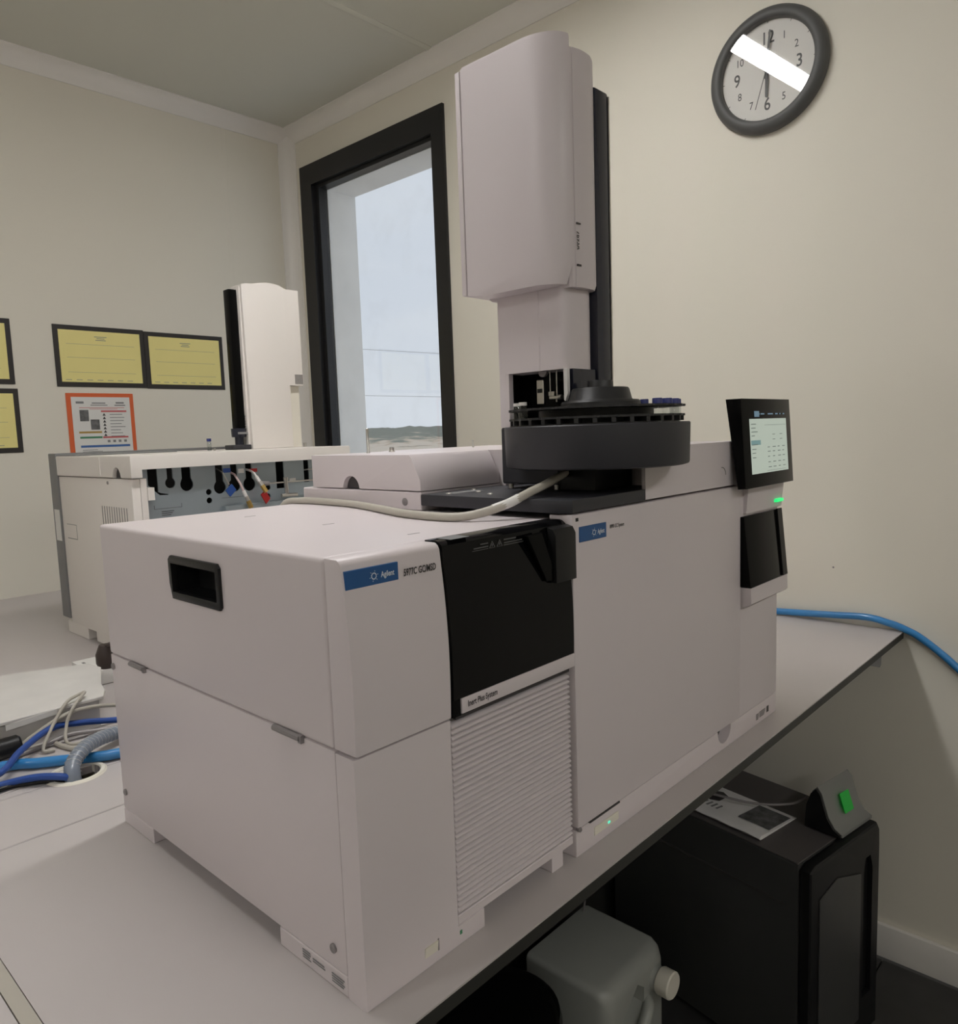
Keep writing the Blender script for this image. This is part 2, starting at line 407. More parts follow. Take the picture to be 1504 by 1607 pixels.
sp = thing('service_spine', 'grey cable duct with lid strips running between the two benches', 'duct', (.0, .74, ZF))
for y0, y1 in ((.5825, .737), (.740, .759), (.762, .898)):
    q = obj('lid_strip', MB().box(-1.7, XW - .002, y0, y1, -.014, 0, .0012, 1), M['bench'], sp)
    if y0 < .75: cut(q, [shift(MB().lathe([(.034, -.05), (.034, .05)], (.012, .745, 0)), sp)])
obj('duct_body', MB().box(-1.7, XW - .002, .585, .895, -.2, -.08), M['edge'], sp)
for x in (-1.5, 0.6, 1.4): obj('support', MB().box(x - .02, x + .02, .6, .88, ZF, -.2), M['greymetal'], sp)
gr = MB()
gp = [(.034, -.012), (.034, .001), (.036, .003), (.041, .003), (.044, 0.0005), (.044, -.0005)]
gr.lathe(gp, (.012, .745, 0), n=40, caps=False); obj('grommet_ring', gr, M['cream'], sp)
b3 = thing('laboratory_bench', 'rear grey worktop along poster wall under the second instrument', 'bench', (.5, 1.6, ZF))
slab('worktop', -1.7, XW - .002, .9025, YL - .002, b3)
for x in (-1.5, 1.45):
    for y in (1.0, 2.3): obj('leg', MB().box(x - .02, x + .02, y - .02, y + .02, ZF, -TH, .003), M['greymetal'], b3)

# ================================================================== MASS SPECTROMETER
ms = thing('mass_spectrometer', 'large white instrument in foreground with black window and louvred lower front', 'instrument', (.155, .265, 0))
Wm, D, H, HS = .316, .5288, .4116, .2374
up = obj('upper_cover', MB().box(0, Wm, .0285, D, HS + .0004, H, .005, 3), M['white'], ms)
hx = [(.325, .3845), (.32, .389), (.214, .389), (.2095, .3845), (.2095, .343), (.213, .3395), (.319, .3395), (.3245, .357)]
cut(up, [shift(MB().prism([(.3205, .384), (.2145, .384), (.2145, .3445), (.3185, .3445)], 'x', -.01, .035), ms)])
fr_ = MB().prism(hx, 'x', -.0035, .004, .0015, 2); hf = obj('handle_frame', fr_, M['black'], ms)
cut(hf, [shift(MB().prism([(.318, .3805), (.2165, .3805), (.2165, .348), (.3165, .348)], 'x', -.02, .02), ms)])
hp = obj('handle_pocket', MB().prism([(.3203, .3838), (.2147, .3838), (.2147, .3447), (.3183, .3447)], 'x', .0045, .034), M['black'], ms)
cut(hp, [shift(MB().prism([(.318, .3805), (.2165, .3805), (.2165, .348), (.3165, .348)], 'x', -.02, .029), ms)])
# upper front bezel: bowed profile in (y,z)
def front_y(z):
    t_ = (z - HS) / (H - HS); return -.003 - .003 * math.sin(PI * min(1, t_ * 1.05)) * .8 + .0075 * t_ ** 2
zs = [HS + .0022 + (H - .006 - HS - .0022) * i / 12 for i in range(13)]
pf = [(front_y(z), z) for z in zs] + [(front_y(H) + .0015, H - .0025), (front_y(H) + .005, H), (.0275, H), (.0275, HS + .0022)]
obj('front_bezel', MB().prism(pf, 'x', 0, .117, .002, 2), M['white'], ms)
# black window
zs2 = [HS + .0185 + (H - .004 - HS - .0185) * i / 12 for i in range(13)]
pw = [(front_y(z) - .0005, z) for z in zs2] + [(front_y(H) + .003, H - .001), (front_y(H) + .007, H + .0006), (.0275, H + .0006), (.0275, HS + .0185)]
wnd = obj('front_window', MB().prism(pw, 'x', .1185, .319, .001, 1), M['smoke'], ms)
obj('window_surround', MB().box(.1185, .1295, -.0035, .0275, HS + .001, HS + .0184), M['blackgloss'], ms)
obj('window_surround', MB().box(.1297, .319, .004, .0275, HS - .0055, HS + .0022), M['seam'], ms)
lt = [(-.010, .345), (-.010, .398), (-.006, .405), (.002, .407), (.002, .345)]
obj('window_latch', MB().prism(lt, 'x', .281, .319, .001, 2), M['black'], ms)
lh = MB().prism([(.236, .4035), (.262, .4045), (.281, .36), (.281, .348), (.268, .349)], 'y', -.0065, -.0015, .0008, 1)
obj('latch_arm', lh, M['blackgloss'], ms)
# warning print on the window's top strip
yt = front_y(.402) - .0012
wp = MB()
def tri(m, x, z, s):
    for (a, b_) in (((-s, 0), (s, 0)), ((s, 0), (0, 1.7 * s)), ((0, 1.7 * s), (-s, 0))):
        dx, dz = b_[0] - a[0], b_[1] - a[1]; L = math.hypot(dx, dz); nx, nz_ = -dz / L * .0006, dx / L * .0006
        m.quad((x + a[0] - nx, yt, z + a[1] - nz_), (x + b_[0] - nx, yt, z + b_[1] - nz_), (x + b_[0] + nx, yt, z + b_[1] + nz_), (x + a[0] + nx, yt, z + a[1] + nz_))
tri(wp, .190, .3965, .0042); tri(wp, .2015, .3965, .0042)
wp.quad((.189, yt, .398), (.191, yt, .398), (.191, yt, .401), (.189, yt, .401)); wp.quad((.2005, yt, .398), (.2025, yt, .398), (.2025, yt, .401), (.2005, yt, .401))
for x0, x1, z in ((.172, .184, .4025), (.162, .184, .3992), (.160, .184, .3966), (.162, .184, .394), (.208, .228, .4028), (.208, .238, .3995), (.208, .240, .397), (.208, .23, .3945)):
    wp.quad((x0, yt, z - .0007), (x1, yt, z - .0007), (x1, yt, z + .0007), (x0, yt, z + .0007))
obj('warning_print', wp, M['warnprint'], wnd, smooth=False)
obj('warning_label', MB().box(.132, .158, .004, .024, H + .0006, H + .001), M['greymetal'], wnd)
strip = obj('name_strip', MB().box(.1305, .3195, -.0045, .012, HS + .0022, HS + .0181, .0012, 2), M['white'], ms)
text('strip_text', 'Inert Plus System', .0088, (.1385, -.0045, HS + .0078), UX, UZ, M['print_dark'], strip, bold=.00018, sx=.72)
# lower half
lc = obj('lower_cover', MB().box(0.0008, Wm, .0285, D, .0205, HS - .0004, .002, 2), M['white'], ms)
lf = MB().prism([(0.0, .0), (.157, 0), (.157, .0205), (.1185, .0205), (.1185, HS - .0012), (.0, HS - .0012)], 'y', 0, .0275, .002, 2)
obj('lower_front_panel', lf, M['white'], ms)
obj('front_plinth', MB().box(.1192, Wm, .001, .0275, .0205, .0305, .001, 1), M['white'], ms)
obj('side_foot', MB().box(.0004, .05, .0279, .1415, 0, .0203, .001, 1), M['white'], ms)
obj('side_foot', MB().box(.0004, .03, .4385, D, 0, .0203, .001, 1), M['white'], ms)
obj('front_foot', MB().box(.277, .298, .003, .03, 0, .0203, .001, 1), M['white'], ms)
obj('rear_foot', MB().box(.27, .31, D - .06, D, 0, .0203, .001, 1), M['white'], ms)
# louvres: every slat its own piece
obj('louvre_backing', MB().box(.1195, .3165, .012, .0275, .031, HS - .006), M['hinge'], ms)
n = 33; z0, z1 = .0312, HS - .0072; pt = (z1 - z0) / n; lme = None
for i in range(n):
    if lme is None:
        l = obj('louvre_slat', MB().prism([(.0135, z0 + .0005), (.0045, z0 + .0003), (.0015, z0 + .0012), (.0008, z0 + .0030), (.0025, z0 + pt - .0016), (.0065, z0 + pt - .0008), (.0135, z0 + pt - .0008)], 'x', .1205, .3158, .0006, 1), M['white'], ms); lme = l.data
    else:
        l = bpy.data.objects.new('louvre_slat', lme); C.objects.link(l); l.parent = ms; l.location = (0, 0, pt * i)
# badge, lettering
def burst(cx, cz, r, y, m):
    for k in range(12):
        a = 2 * PI * k / 12 + .26; ca, sa = math.cos(a), math.sin(a)
        for r0, r1, wd in ((r * .42, r * .62, r * .11), (r * .78, r * 1.0, r * .045)):
            if k % 2 and r0 > r * .7: continue
            p = [(cx + ca * q - sa * s_ * wd, y, cz + sa * q + ca * s_ * wd) for q, s_ in ((r0, -1), (r1, -1), (r1, 1), (r0, 1))]
            m.quad(*p)
    return m
def badge(x0, x1, z0, z1, y, parent):
    bd = obj('badge', MB().box(x0, x1, y - .001, y + .003, z0, z1, .0003, 1), M['blue'], parent)
    wdt, ht = x1 - x0, z1 - z0
    obj('badge_emblem', burst(x0 + wdt * .52, z0 + ht * .48, ht * .31, y - .0014, MB()), M['print_white'], bd, smooth=False)
    text('badge_text', 'Agilent', ht * .44, (x0 + wdt * .655, y - .001, z0 + ht * .34), UX, UZ, M['print_white'], bd, bold=.00012, sx=wdt / ht * .205)
badge(.0022, .0615, .3855, .4018, front_y(.393) - .0003, ms)
text('model_text', '5977C GC/MSD', .0092, (.0675, front_y(.39) - .0008, .3875), UX, UZ, M['print_dark'], ms, bold=.0002, sx=.66)
# hinges, screws, side sticker
for y0, y1 in ((.421, .460), (.079, .124)):
    hgm = MB().tube([(-.0012, y0, HS - .0008), (-.0012, y1, HS - .0008)], .0034, 10); hgm.box(-.003, .001, y0 - .003, y0 + .002, HS - .005, HS + .0025)
    obj('hinge', hgm, M['hinge'], ms)
for y, z in ((.047, .041), (.521, .221), (.517, .046)):
    obj('screw', MB().lathe([(.0045, .001), (.0045, -.0012), (.003, -.002), (.0012, -.0014)], (0, y, z), 'x', 14), M['hinge'], ms)
def textblock(m, o, u, v, rows, x0, x1, z, dz, h, rnd=True):
    for k in range(rows):
        e_ = x1 - (random.random() * .25 * (x1 - x0) if rnd else 0)
        m.panel(o, u, v, x0, e_, z - k * dz - h, z - k * dz, .0002)
st = MB()
for a0, a1, rows, zt in ((.428, .442, 4, .0165), (.445, .467, 2, .0140), (.476, .496, 4, .0150)):
    textblock(st, (.0, .528, 0), LY, UZ, rows, a0, a1, zt, .0026, .0013)
obj('rating_print', st, M['print_grey'], ms, smooth=False)
sw = obj('power_switch', MB().prism([(.0, .0115), (.0035, .0115), (.0035, .0225), (-.0015, .0225)], 'x', .0715, .0885), M['cream'], ms)
obj('switch_frame', MB().box(.0888, .0905, -.0004, .004, .0112, .0235), M['hinge'], ms)
obj('indicator', MB().box(.1195, .1225, -.0006, .003, .0112, .0152), M['green_print'], ms)
for x, y in ((.156, .416), (.155, .235), (.148, .075), (.26, .03)):
    obj('top_slot', MB().box(x - .008, x + .008, y - .0012, y + .0012, H - .001, H + .0002), M['hinge'], ms)

# ================================================================== GAS CHROMATOGRAPH
GX0, GX1 = .3185, .930
gc = thing('gas_chromatograph', 'tall white instrument right of foreground unit with plain door and touch display', 'instrument', (.62, .265, 0))
DX = .776
base = MB().box(.3205, GX1, 0.0, D, 0, .0345, .002, 2)
bo = obj('base', base, M['white'], gc)
cut(bo, [shift(MB().prism([(.699, .05), (.699, .034)] + [(.722 + .023 * math.cos(a), .032 + .022 * math.sin(a)) for a in [PI + PI * i / 12 for i in range(13)]] + [(.745, .034), (.745, .05)], 'y', -.01, .018), gc)])
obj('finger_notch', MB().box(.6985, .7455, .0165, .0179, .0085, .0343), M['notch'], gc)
obj('finger_notch', MB().box(.7, .744, .006, .0164, .0095, .0115), M['notch'], gc) if False else None
obj('oven_body', MB().box(GX0, DX, .031, D, .035, .410, .002, 1), M['white'], gc)
door = obj('oven_door', MB().box(.3215, DX - .0018, -.003, .03, .0372, .4165, .0025, 2), M['white'], gc)
badge(.3345, .390, .3835, .4015, -.0032, door)
text('door_text', '8890 GC System', .0066, (.3985, -.0032, .3925), UX, UZ, M['print_dark'], door, bold=.0001, sx=.72)
obj('door_slot', MB().box(.345, .412, -.0034, 0.0, .0352, .0372), M['seam'], gc)
obj('door_catch', MB().box(.3285, .3335, -.0034, .001, .4085, .4125), M['black'], door)
obj('door_pin', MB().lathe([(.003, 0), (.003, -.004), (.002, -.005)], (.324, 0, .036), 'y', 12), M['hinge'], gc)
# control column on the right
obj('control_column', MB().box(DX + .0016, GX1, -.001, D, .0352, .466, .003, 2), M['white'], gc)
obj('column_head', MB().prism([(-.006, .37), (-.010, .41), (-.004, .45), (.0, .45), (.0, .37)], 'x', DX + .012, GX1 + .003, .001, 1), M['white'], gc)
obj('status_light', MB().box(.898, .926, -.0125, -.006, .379, .3845, .001, 2), M['led'], gc)
dt = MB()
textblock(dt, (.844, 0, 0), UX, UZ, 4, .0, .011, .0185, .0028, .0016); textblock(dt, (.858, 0, 0), UX, UZ, 4, .0, .026, .0195, .0028, .0015)
dt.panel((.888, 0, 0), UX, UZ, 0, .009, .0095, .0205, .0002)
obj('rating_print', dt, M['print_dark'], gc, smooth=False)
pp = obj('power_plate', MB().box(.358, .412, -.0012, .001, .0125, .0235, .0004, 1), M['cream'], gc)
obj('power_led', MB().box(.387, .391, -.0022, -.0012, .0168, .0192), M['ledteal'], pp)
# smoked lower holder with white lip
wd_ = MB().prism([(.0, .366), (-.0065, .366), (-.018, .252), (.0, .252)], 'x', DX + .002, GX1 - .004, .002, 2)
hd = obj('holder_window', wd_, M['blackgloss'], gc)
obj('holder_lip', MB().prism([(.0, .2515), (-.0185, .2515), (-.019, .226), (-.014, .222), (.0, .215)], 'x', DX + .003, GX1 + .001, .0015, 2), M['white'], gc)
obj('holder_edge', MB().prism([(-.0067, .367), (-.009, .367), (-.0202, .2525), (-.018, .2525)], 'x', GX1 - .022, GX1 - .003, .0005, 1), M['black'], gc)
# touch display (tilted)
ty = lambda z: -.019 - (.552 - z) * .062
dx0, dx1 = .7365, .9300
dsp = obj('touch_display', MB().prism([(ty(.552), .552), (ty(.414), .414), (ty(.414) + .013, .413), (ty(.552) + .0245, .552)], 'x', dx0, dx1, .002, 2), M['blackgloss'], gc)
nrm = Vector((0, -1, -.062)).normalized(); vv = Vector((0, -.0, 1)); vdir = Vector((0, .062, 1)).normalized()
so = (dx0, ty(.414), .414)
so = Vector(so) + nrm * .0002
scn = obj('screen', MB().panel(so, UX, vdir, .026, .172, .021, .107, .0004), M['screen_bg'], dsp, smooth=False)
ik = MB()
for r_, zz in enumerate((.1, .094, .088, .082, .075, .068, .061, .055, .048)):
    if r_ != 4: ik.panel(so, UX, vdir, .031, .042 + .012 * random.random(), zz - .002, zz - .0008, .0007)
for zz in (.062, .055, .047, .038, .030):
    for xx in (.090, .110, .131, .150): ik.panel(so, UX, vdir, xx, xx + (.006 + .008 * random.random()), zz - .0012, zz, .0007)
for zz in (.082, .074):
    for xx in (.112, .142): ik.panel(so, UX, vdir, xx, xx + .010, zz - .001, zz, .0007)
ik.panel(so, UX, vdir, .082, .168, .0965, .0970, .0007); ik.panel(so, UX, vdir, .085, .16, .0235, .0240, .0007)
obj('screen_print', ik, M['screen_ink'], scn, smooth=False)
obj('screen_selection', MB().panel(so, UX, vdir, .028, .064, .066, .0735, .0006), M['screen_hi'], scn, smooth=False)
mb = MB()
for a, c_ in ((.048, .066), (.070, .084), (.098, .118), (.128, .138), (.146, .150), (.160, .166)): mb.panel(so, UX, vdir, a, c_, .1135, .1155, .0005)
mb.panel(so, UX, vdir, .046, .064, .110, .119, .0004)
obj('menu_print', mb, M['screen_bar'], dsp, smooth=False)
# top: deck, rear lid, right cover
obj('inlet_deck', MB().prism([(.3165, .012), (.326, -.001), (.4872, -.001), (.4872, .006), (.546, .006), (.546, .2455), (.3165, .2455)], 'z', .4180, .4335, .0015, 2), M['charcoal'], gc)
dk = MB()
for x, y in ((.335, .21), (.372, .19), (.40, .225), (.352, .15)): dk.lathe([(.004, .433), (.004, .4345), (.002, .4355)], (x, y, 0), 'z', 12)
obj('deck_screws', dk, M['steel'], gc)
obj('deck_label', MB().box(.34, .40, .205, .225, .4335, .4338), M['greymetal'], gc)
obj('rear_side_panel', MB().box(.3172, .5, .2465, D - .002, .4105, .4362, .0015, 1), M['white'], gc)
obj('side_screw', MB().lathe([(.0055, .001), (.0055, -.001), (.003, -.002)], (.3172, .279, .422), 'x', 14), M['hinge'], gc)
lp = [(.2465, .4375), (.2465, .452), (.264, .484), (.268, .4875), (D - .03, .4875), (D - .03, .4375)]
lid = obj('rear_lid', MB().prism(lp, 'x', .3172, .481, .0015, 2), M['white'], gc)
cut(lid, [shift(MB().prism([(.400 + .020 * math.cos(a), .4365 + .020 * math.sin(a)) for a in [PI * i / 14 for i in range(15)]], 'x', .30, .327), gc)])
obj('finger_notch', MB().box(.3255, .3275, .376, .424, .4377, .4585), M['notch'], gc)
RC = (.46, .056)
lowp = [(.488, -.001), (DX - .002, -.001), (DX - .002, D), (.483, D), (.483, .236), (.547, .236), (.547, .0045), (.488, .0045)]
obj('top_cover', MB().prism(lowp, 'z', .4195, .4620), M['white'], gc)
a1 = math.degrees(math.asin(-.057 / .128)); a0 = math.degrees(math.acos((.547 - RC[0]) / .128))
hip = [(DX - .002, -.001), (DX - .002, D), (.483, D), (.483, .236), (.547, .236)] + arc(RC[0], RC[1], .128, .128, a0, a1, 10)
obj('top_cover', MB().prism(hip, 'z', .4620, .4875), M['white'], gc)
obj('grip_mark', MB().tube([(.712 + .012 * math.cos(a), -.0012, .437 + .012 * math.sin(a)) for a in [math.radians(100 - 11 * i) for i in range(10)]], .0006, 6), M['hinge'], gc)
for x, y, hh, rr in ((.393, .45, .04, .0022), (.443, .45, .008, .004), (.64, .45, .014, .0014)):
    obj('pin', MB().lathe([(rr * 1.3, .487), (rr * 1.3, .489), (rr, .490), (rr, .4875 + hh - .001), (rr * .6, .4875 + hh)], (x, y, 0), 'z', 10), M['steel'], gc)

# ================================================================== AUTOSAMPLER
au = thing('autosampler', 'tall pale grey injector tower with black vial turret standing on the instrument', 'instrument', (.47, .15, .4335))
CZ0, CZ1 = .702, 1.003
plan = [(.402, .225), (.402, .122)] + [(.402 + .034 * (1 - math.cos(t_)), .122 - .052 * math.sin(t_)) for t_ in [PI / 2 * i / 10 for i in range(1, 10)]] + [(.4355, .0690), (.437, .0705), (.438, .0745)]
plan2 = plan + [(.442, .225)]
def shell(pl, z0_, z1_, inset, top=.004):
    cx = sum(p[0] for p in pl) / len(pl); cy = sum(p[1] for p in pl) / len(pl)
    def off(f): return [(cx + (p[0] - cx) * f, cy + (p[1] - cy) * f) for p in pl]
    m_ = MB()
    rise = lambda p: .026 * max(0., min(1., (.205 - p[1]) / .12)) if inset > .1 else .004
    m_.loft([[(p[0], p[1], z0_ - .002) for p in off(1 - inset)], [(p[0], p[1], z0_ + .001 + rise(p)) for p in pl],
             [(p[0], p[1], z1_ - top) for p in pl], [(p[0], p[1], z1_) for p in off(.97)]])
    return m_
obj('tower_cover', shell(plan2, CZ0, CZ1, .22), M['white'], au)
fr2 = [(.4425, .2245), (.4385, .078), (.4410, .0745), (.446, .0735), (.4465, .0725)] + [(.4465 + .016 * math.sin(t_), .0725 - .004 * math.sin(t_)) for t_ in (0.4, .9)] + [(.470, .0690), (.484, .0700), (.494, .0740), (.499, .081), (.500, .09), (.500, .2245)]
obj('front_trim', shell(fr2, .700, .992, .06), M['white'], au)
obj('back_strip', MB().box(.4005, .50, .2258, .2345, CZ0 + .002, CZ1 - .004, .002, 2), M['white'], au)
lab = MB()
for k, (zz, hh, yy) in enumerate(((.772, .004, .0), (.760, .006, .0), (.752, .005, .0), (.742, .008, .0), (.732, .003, .0))):
    pass
text('tower_text', '7693A', .0110, (.4475, .0714, .768), (0, 0, -1), (1, 0, 0), M['print_dark'], au, bold=.0002, sx=.8)
obj('tower_mark', MB().box(.447, .455, .0700, .0716, .7765, .7785).box(.447, .455, .0700, .0716, .724, .7265), M['print_dark'], au)
cplan = [(.437, .2015), (.437, .098)] + [(.437 + .060 * (1 - math.cos(t_)) , .098 - .022 * math.sin(t_)) for t_ in [PI / 2 * i / 8 for i in range(1, 9)]] + [(.499, .078), (.500, .09), (.500, .2015)]
cplan = [(.437, .2015), (.437, .1295), (.4378, .1285), (.4378, .1265), (.437, .1255), (.437, .098), (.4375, .094), (.439, .0905), (.443, .087), (.450, .0845), (.460, .0825), (.472, .081), (.484, .0815), (.493, .085), (.498, .091), (.500, .099), (.500, .2015)]
obj('tower_column', MB().prism(cplan, 'z', .5945, .7015), M['white'], au)
obj('side_post', MB().box(.437, .446, .1845, .2015, .5205, .5944), M['white'], au)
obj('front_post', MB().prism([(.0835, .5944), (.0895, .5944), (.0895, .5535), (.0875, .552), (.0835, .562)], 'x', .437, .4425), M['wtube'], au)
obj('mechanism_housing', MB().box(.478, .4995, .082, .2005, .52, .5943).box(.447, .4779, .193, .2005, .52, .5943), M['blackgloss'], au)
obj('front_guard', MB().box(.446, .498, .0805, .0885, .5205, .5943), M['navy'], au)
obj('needle_carriage', MB().box(.452, .458, .1355, .1475, .5505, .5835, .0008, 1), M['steel'], au)
cs = MB().box(.4505, .4518, .138, .145, .5660, .5715); obj('carriage_clip', cs, M['black'], au)
obj('syringe_rods', MB().tube([(.458, .128, .5945), (.458, .128, .563)], .0011, 8).tube([(.458, .1165, .5945), (.458, .1165, .556)], .0013, 8), M['steel'], au)
obj('syringe_clamp', MB().box(.453, .461, .107, .127, .5565, .5605, .0006, 1).box(.453, .459, .119, .128, .5605, .567, .0006, 1).tube([(.457, .1165, .5565), (.457, .1165, .5525)], .0014, 8).lathe([(.0035, 0), (.0035, .005)], (.452, .104, .5585), 'y', 10), M['steel'], au)
obj('drive_pulley', MB().lathe([(.003, -.002), (.0072, -.002), (.0072, .002), (.003, .002)], (.454, .1365, .5945), 'x', 20), M['hinge'], au)
obj('side_panel', MB().box(.5005, .533, .077, .205, .500, .962, .003, 2), M['navy'], au)
obj('panel_edge', MB().box(.5335, .536, .0765, .2, .52, .958), M['steel'], au)
obj('mount_block', MB().box(.437, .52, .101, .203, .4405, .5200, .002, 1), M['charcoal'], au)
mf = MB()
for x, y in ((.447, .195), (.447, .112), (.51, .195)): mf.lathe([(.004, .4335), (.004, .4404)], (x, y, 0), 'z', 10)
obj('mount_foot', mf, M['steel'], au)
obj('mount_socket', MB().box(.4395, .53, .045, .1005, .4345, .4660), M['black'], au)
# turret
R = .1195
obj('turret_bowl', MB().lathe([(.06, .4660), (R - .006, .4660), (R - .001, .4675), (R, .470), (R + .0012, .5185), (R, .5200), (R - .003, .5200), (R - .004, .512), (.02, .512)], (RC[0], RC[1], 0), 'z', 72), M['charcoal'], au)
tr = obj('turret', MB().lathe([(.030, .5125), (.107, .5125), (.107, .5215), (.060, .5215)], (RC[0], RC[1], 0), 'z', 72), M['rubber'], au)
def plate(r, z0_, z1_, name, n_=32):
    m_ = MB(); lo = []
    pts = []
    for k in range(n_ * 4):
        a = 2 * PI * k / (n_ * 4); q = r - (.004 if k % 4 in (2, 3) else 0); pts.append((RC[0] + q * math.cos(a), RC[1] + q * math.sin(a)))
    return obj(name, m_.prism(pts, 'z', z0_, z1_), M['rubber'], tr)
plate(.1140, .5275, .5300, 'turret_plate'); plate(.1145, .5395, .5420, 'turret_plate')
for k in range(32):
    a = 2 * PI * k / 32
    if k == 0:
        tb = MB().box(.094, .1125, -.0026, .0026, .5216, .5274); tb.bm.transform(Matrix.Translation(Vector((-au.location.x, -au.location.y, -au.location.z))))
        me_ = bpy.data.meshes.new('turret_rib'); tb.bm.to_mesh(me_); tb.bm.free(); me_.materials.append(M['rubber'])
    o_ = bpy.data.objects.new('turret_rib', me_); C.objects.link(o_); o_.parent = tr
    o_.rotation_euler = (0, 0, a)
    c0 = Vector((RC[0] - au.location.x, RC[1] - au.location.y, 0)); p0 = Vector((-au.location.x, -au.location.y, 0))
    rr_ = Matrix.Rotation(a, 3, 'Z') @ p0; o_.location = (c0 - rr_)
obj('turret_core', MB().lathe([(.075, .5216), (.075, .5394)], (RC[0], RC[1], 0), 'z', 48), M['black'], tr)
hubc = (RC[0] + .006, RC[1] - .004, 0)
obj('turret_hub', MB().lathe([(.052, .5421), (.052, .548), (.050, .5505), (.043, .5508), (.041, .5525), (.0375, .5655), (.036, .567), (.017, .5672), (.0165, .575), (.0155, .577)], hubc, 'z', 56), M['rubber'], tr)
# cable from the turret socket to the back
cb = tag(obj('data_cable', MB().tube(sm([(.452, .098, .458), (.425, .085, .456), (.39, .072, .4525), (.355, .062, .4475), (.322, .060, .4408), (.293, .066, .431), (.268, .080, .4228), (.25, .10, .4178), (.24, .13, .4168), (.246, .20, .4168), (.27, .275, .4168), (.298, .37, .4168), (.305, .45, .4168), (.300, .51, .4168), (.288, .542, .408), (.28, .556, .35), (.28, .56, .24)]), .0052, 12), M['cable']),
         'thick beige cable curving from turret socket over white instrument top', 'cable')
obj('cable_sleeve', MB().tube(sm([(.306, .063, .4355), (.293, .066, .431), (.275, .076, .4250)], 4), .0057, 12), M['paper_white'], cb, label='white printed sleeve')
obj('cable_plug', MB().box(.4475, .4695, .0925, .1008, .4490, .4660, .0015, 1), M['greymetal'], cb)
# vials
def vial(name, x, y, z, label, cap=True, group=None):
    t_ = thing(name, label, 'vial', (x, y, z), 0, group)
    obj('glass_body', MB().lathe([(.0052, z + .0003), (.0058, z + .001), (.0058, z + .0225), (.0045, z + .026), (.0042, z + .0285)], (x, y, 0), 'z', 16), M['vialglass'], t_)
    obj('sample', MB().lathe([(.0050, z + .001), (.0050, z + .011)], (x, y, 0), 'z', 14), M['vialglass'], t_)
    if cap:
        obj('screw_cap', MB().lathe([(.0057, z + .0255), (.0061, z + .026), (.0061, z + .0325), (.0056, z + .0335), (.003, z + .0335)], (x, y, 0), 'z', 18), M['cap'], t_)
    else:
        obj('crimp_cap', MB().lathe([(.0050, z + .0270), (.0052, z + .0275), (.0052, z + .031), (.003, z + .031)], (x, y, 0), 'z', 18), M['wtube'], t_)
va = math.radians(-47)
for dg_, lb in ((-53, 'largest blue-capped glass vial, nearest at the right side of turret'), (-41, 'second blue-capped vial from the nearest at the turret right side'),
                (-27, 'third blue-capped vial from the nearest at the turret right side'), (-13, 'blue-capped vial at the far right edge of turret'),
                (40, 'lone blue-capped vial left of the right-hand group on turret')):
    a = va + math.radians(dg_)
    vial('sample_vial', RC[0] + .103 * math.cos(a), RC[1] + .103 * math.sin(a), .5152 if dg_ < 39 else .5195, lb)
for dg_, lb in ((182, 'clear vial with pale cap at left edge of turret'), (199, 'clear vial next to the pale-capped one at turret left')):
    a = va + math.radians(dg_)
    vial('sample_vial', RC[0] + .103 * math.cos(a), RC[1] + .103 * math.sin(a), .5217 - .002, lb, cap=False)

# ================================================================== SECOND INSTRUMENT (seen from behind)
g2 = thing('gas_chromatograph', 'white instrument at back left with bare zinc rear panel and gas fittings', 'instrument', (.63, 1.5, 0))
X2, XE, YB, YF = .333, .945, 1.222, 1.745
obj('base', MB().box(X2 + .004, XE, 1.60, YF, 0, .034, .002, 1).box(X2 + .004, XE, YB + .03, 1.54, .006, .034, .002, 1), M['white2'], g2)
obj('side_panel', MB().box(X2, X2 + .02, YB + .012, 1.70, .0342, .4355, .002, 2), M['white2'], g2)
sp2 = MB().box(X2 + .0205, X2 + .035, YB + .012, YB + .03, .0342, .4355).box(X2 + .0355, X2 + .051, YB + .010, YB + .028, .384, .4135)
obj('panel_tab', sp2, M['white2'], g2)
vs = None
for k in range(11):
    y = 1.268 + k * .0145
    if vs is None: o_ = obj('vent_slot', MB().box(X2 - .0004, X2 + .002, y, y + .004, .22, .368), M['hinge'], g2); vs = o_.data
    else:
        o_ = bpy.data.objects.new('vent_slot', vs); C.objects.link(o_); o_.parent = g2; o_.location = (0, k * .0145, 0)
tp = obj('top_cover', MB().prism([(X2 - .003, YB), (XE, YB), (XE, 1.70), (X2 - .003, 1.70)], 'z', .4375, .4895, .003, 2), M['white2'], g2)
cut(tp, [shift(MB().box(X2 + .022, XE + .1, YB - .1, YB + .15, .3, .4565), g2),
         shift(MB().prism([(1.305 + .0235 * math.cos(a), .4365 + .026 * math.sin(a)) for a in [PI * i / 14 for i in range(15)]], 'x', .30, X2 + .008), g2)])
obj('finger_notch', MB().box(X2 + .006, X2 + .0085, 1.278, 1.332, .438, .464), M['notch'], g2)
obj('cover_inset', MB().box(X2 - .0045, X2 - .0028, 1.40, 1.685, .441, .486), M['white2'], g2)
obj('front_door', MB().box(X2 - .004, XE, 1.7025, YF + .012, .045, .497, .003, 2), M['greymetal'], g2)
obj('door_top', MB().box(X2 + .0, .60, 1.56, 1.70, .4895, .4925, .001, 1), M['greymetal'], g2)
obj('side_sticker', MB().box(X2 - .0045, X2 - .0041, 1.706, 1.745, .26, .345), M['paper_white'], g2)
obj('side_print', MB().box(X2 - .0003, X2 + .001, 1.60, 1.67, .27, .272).box(X2 - .0003, X2 + .001, 1.60, 1.67, .308, .3095).box(X2 - .0003, X2 + .001, 1.60, 1.602, .272, .308), M['print_grey'], g2)
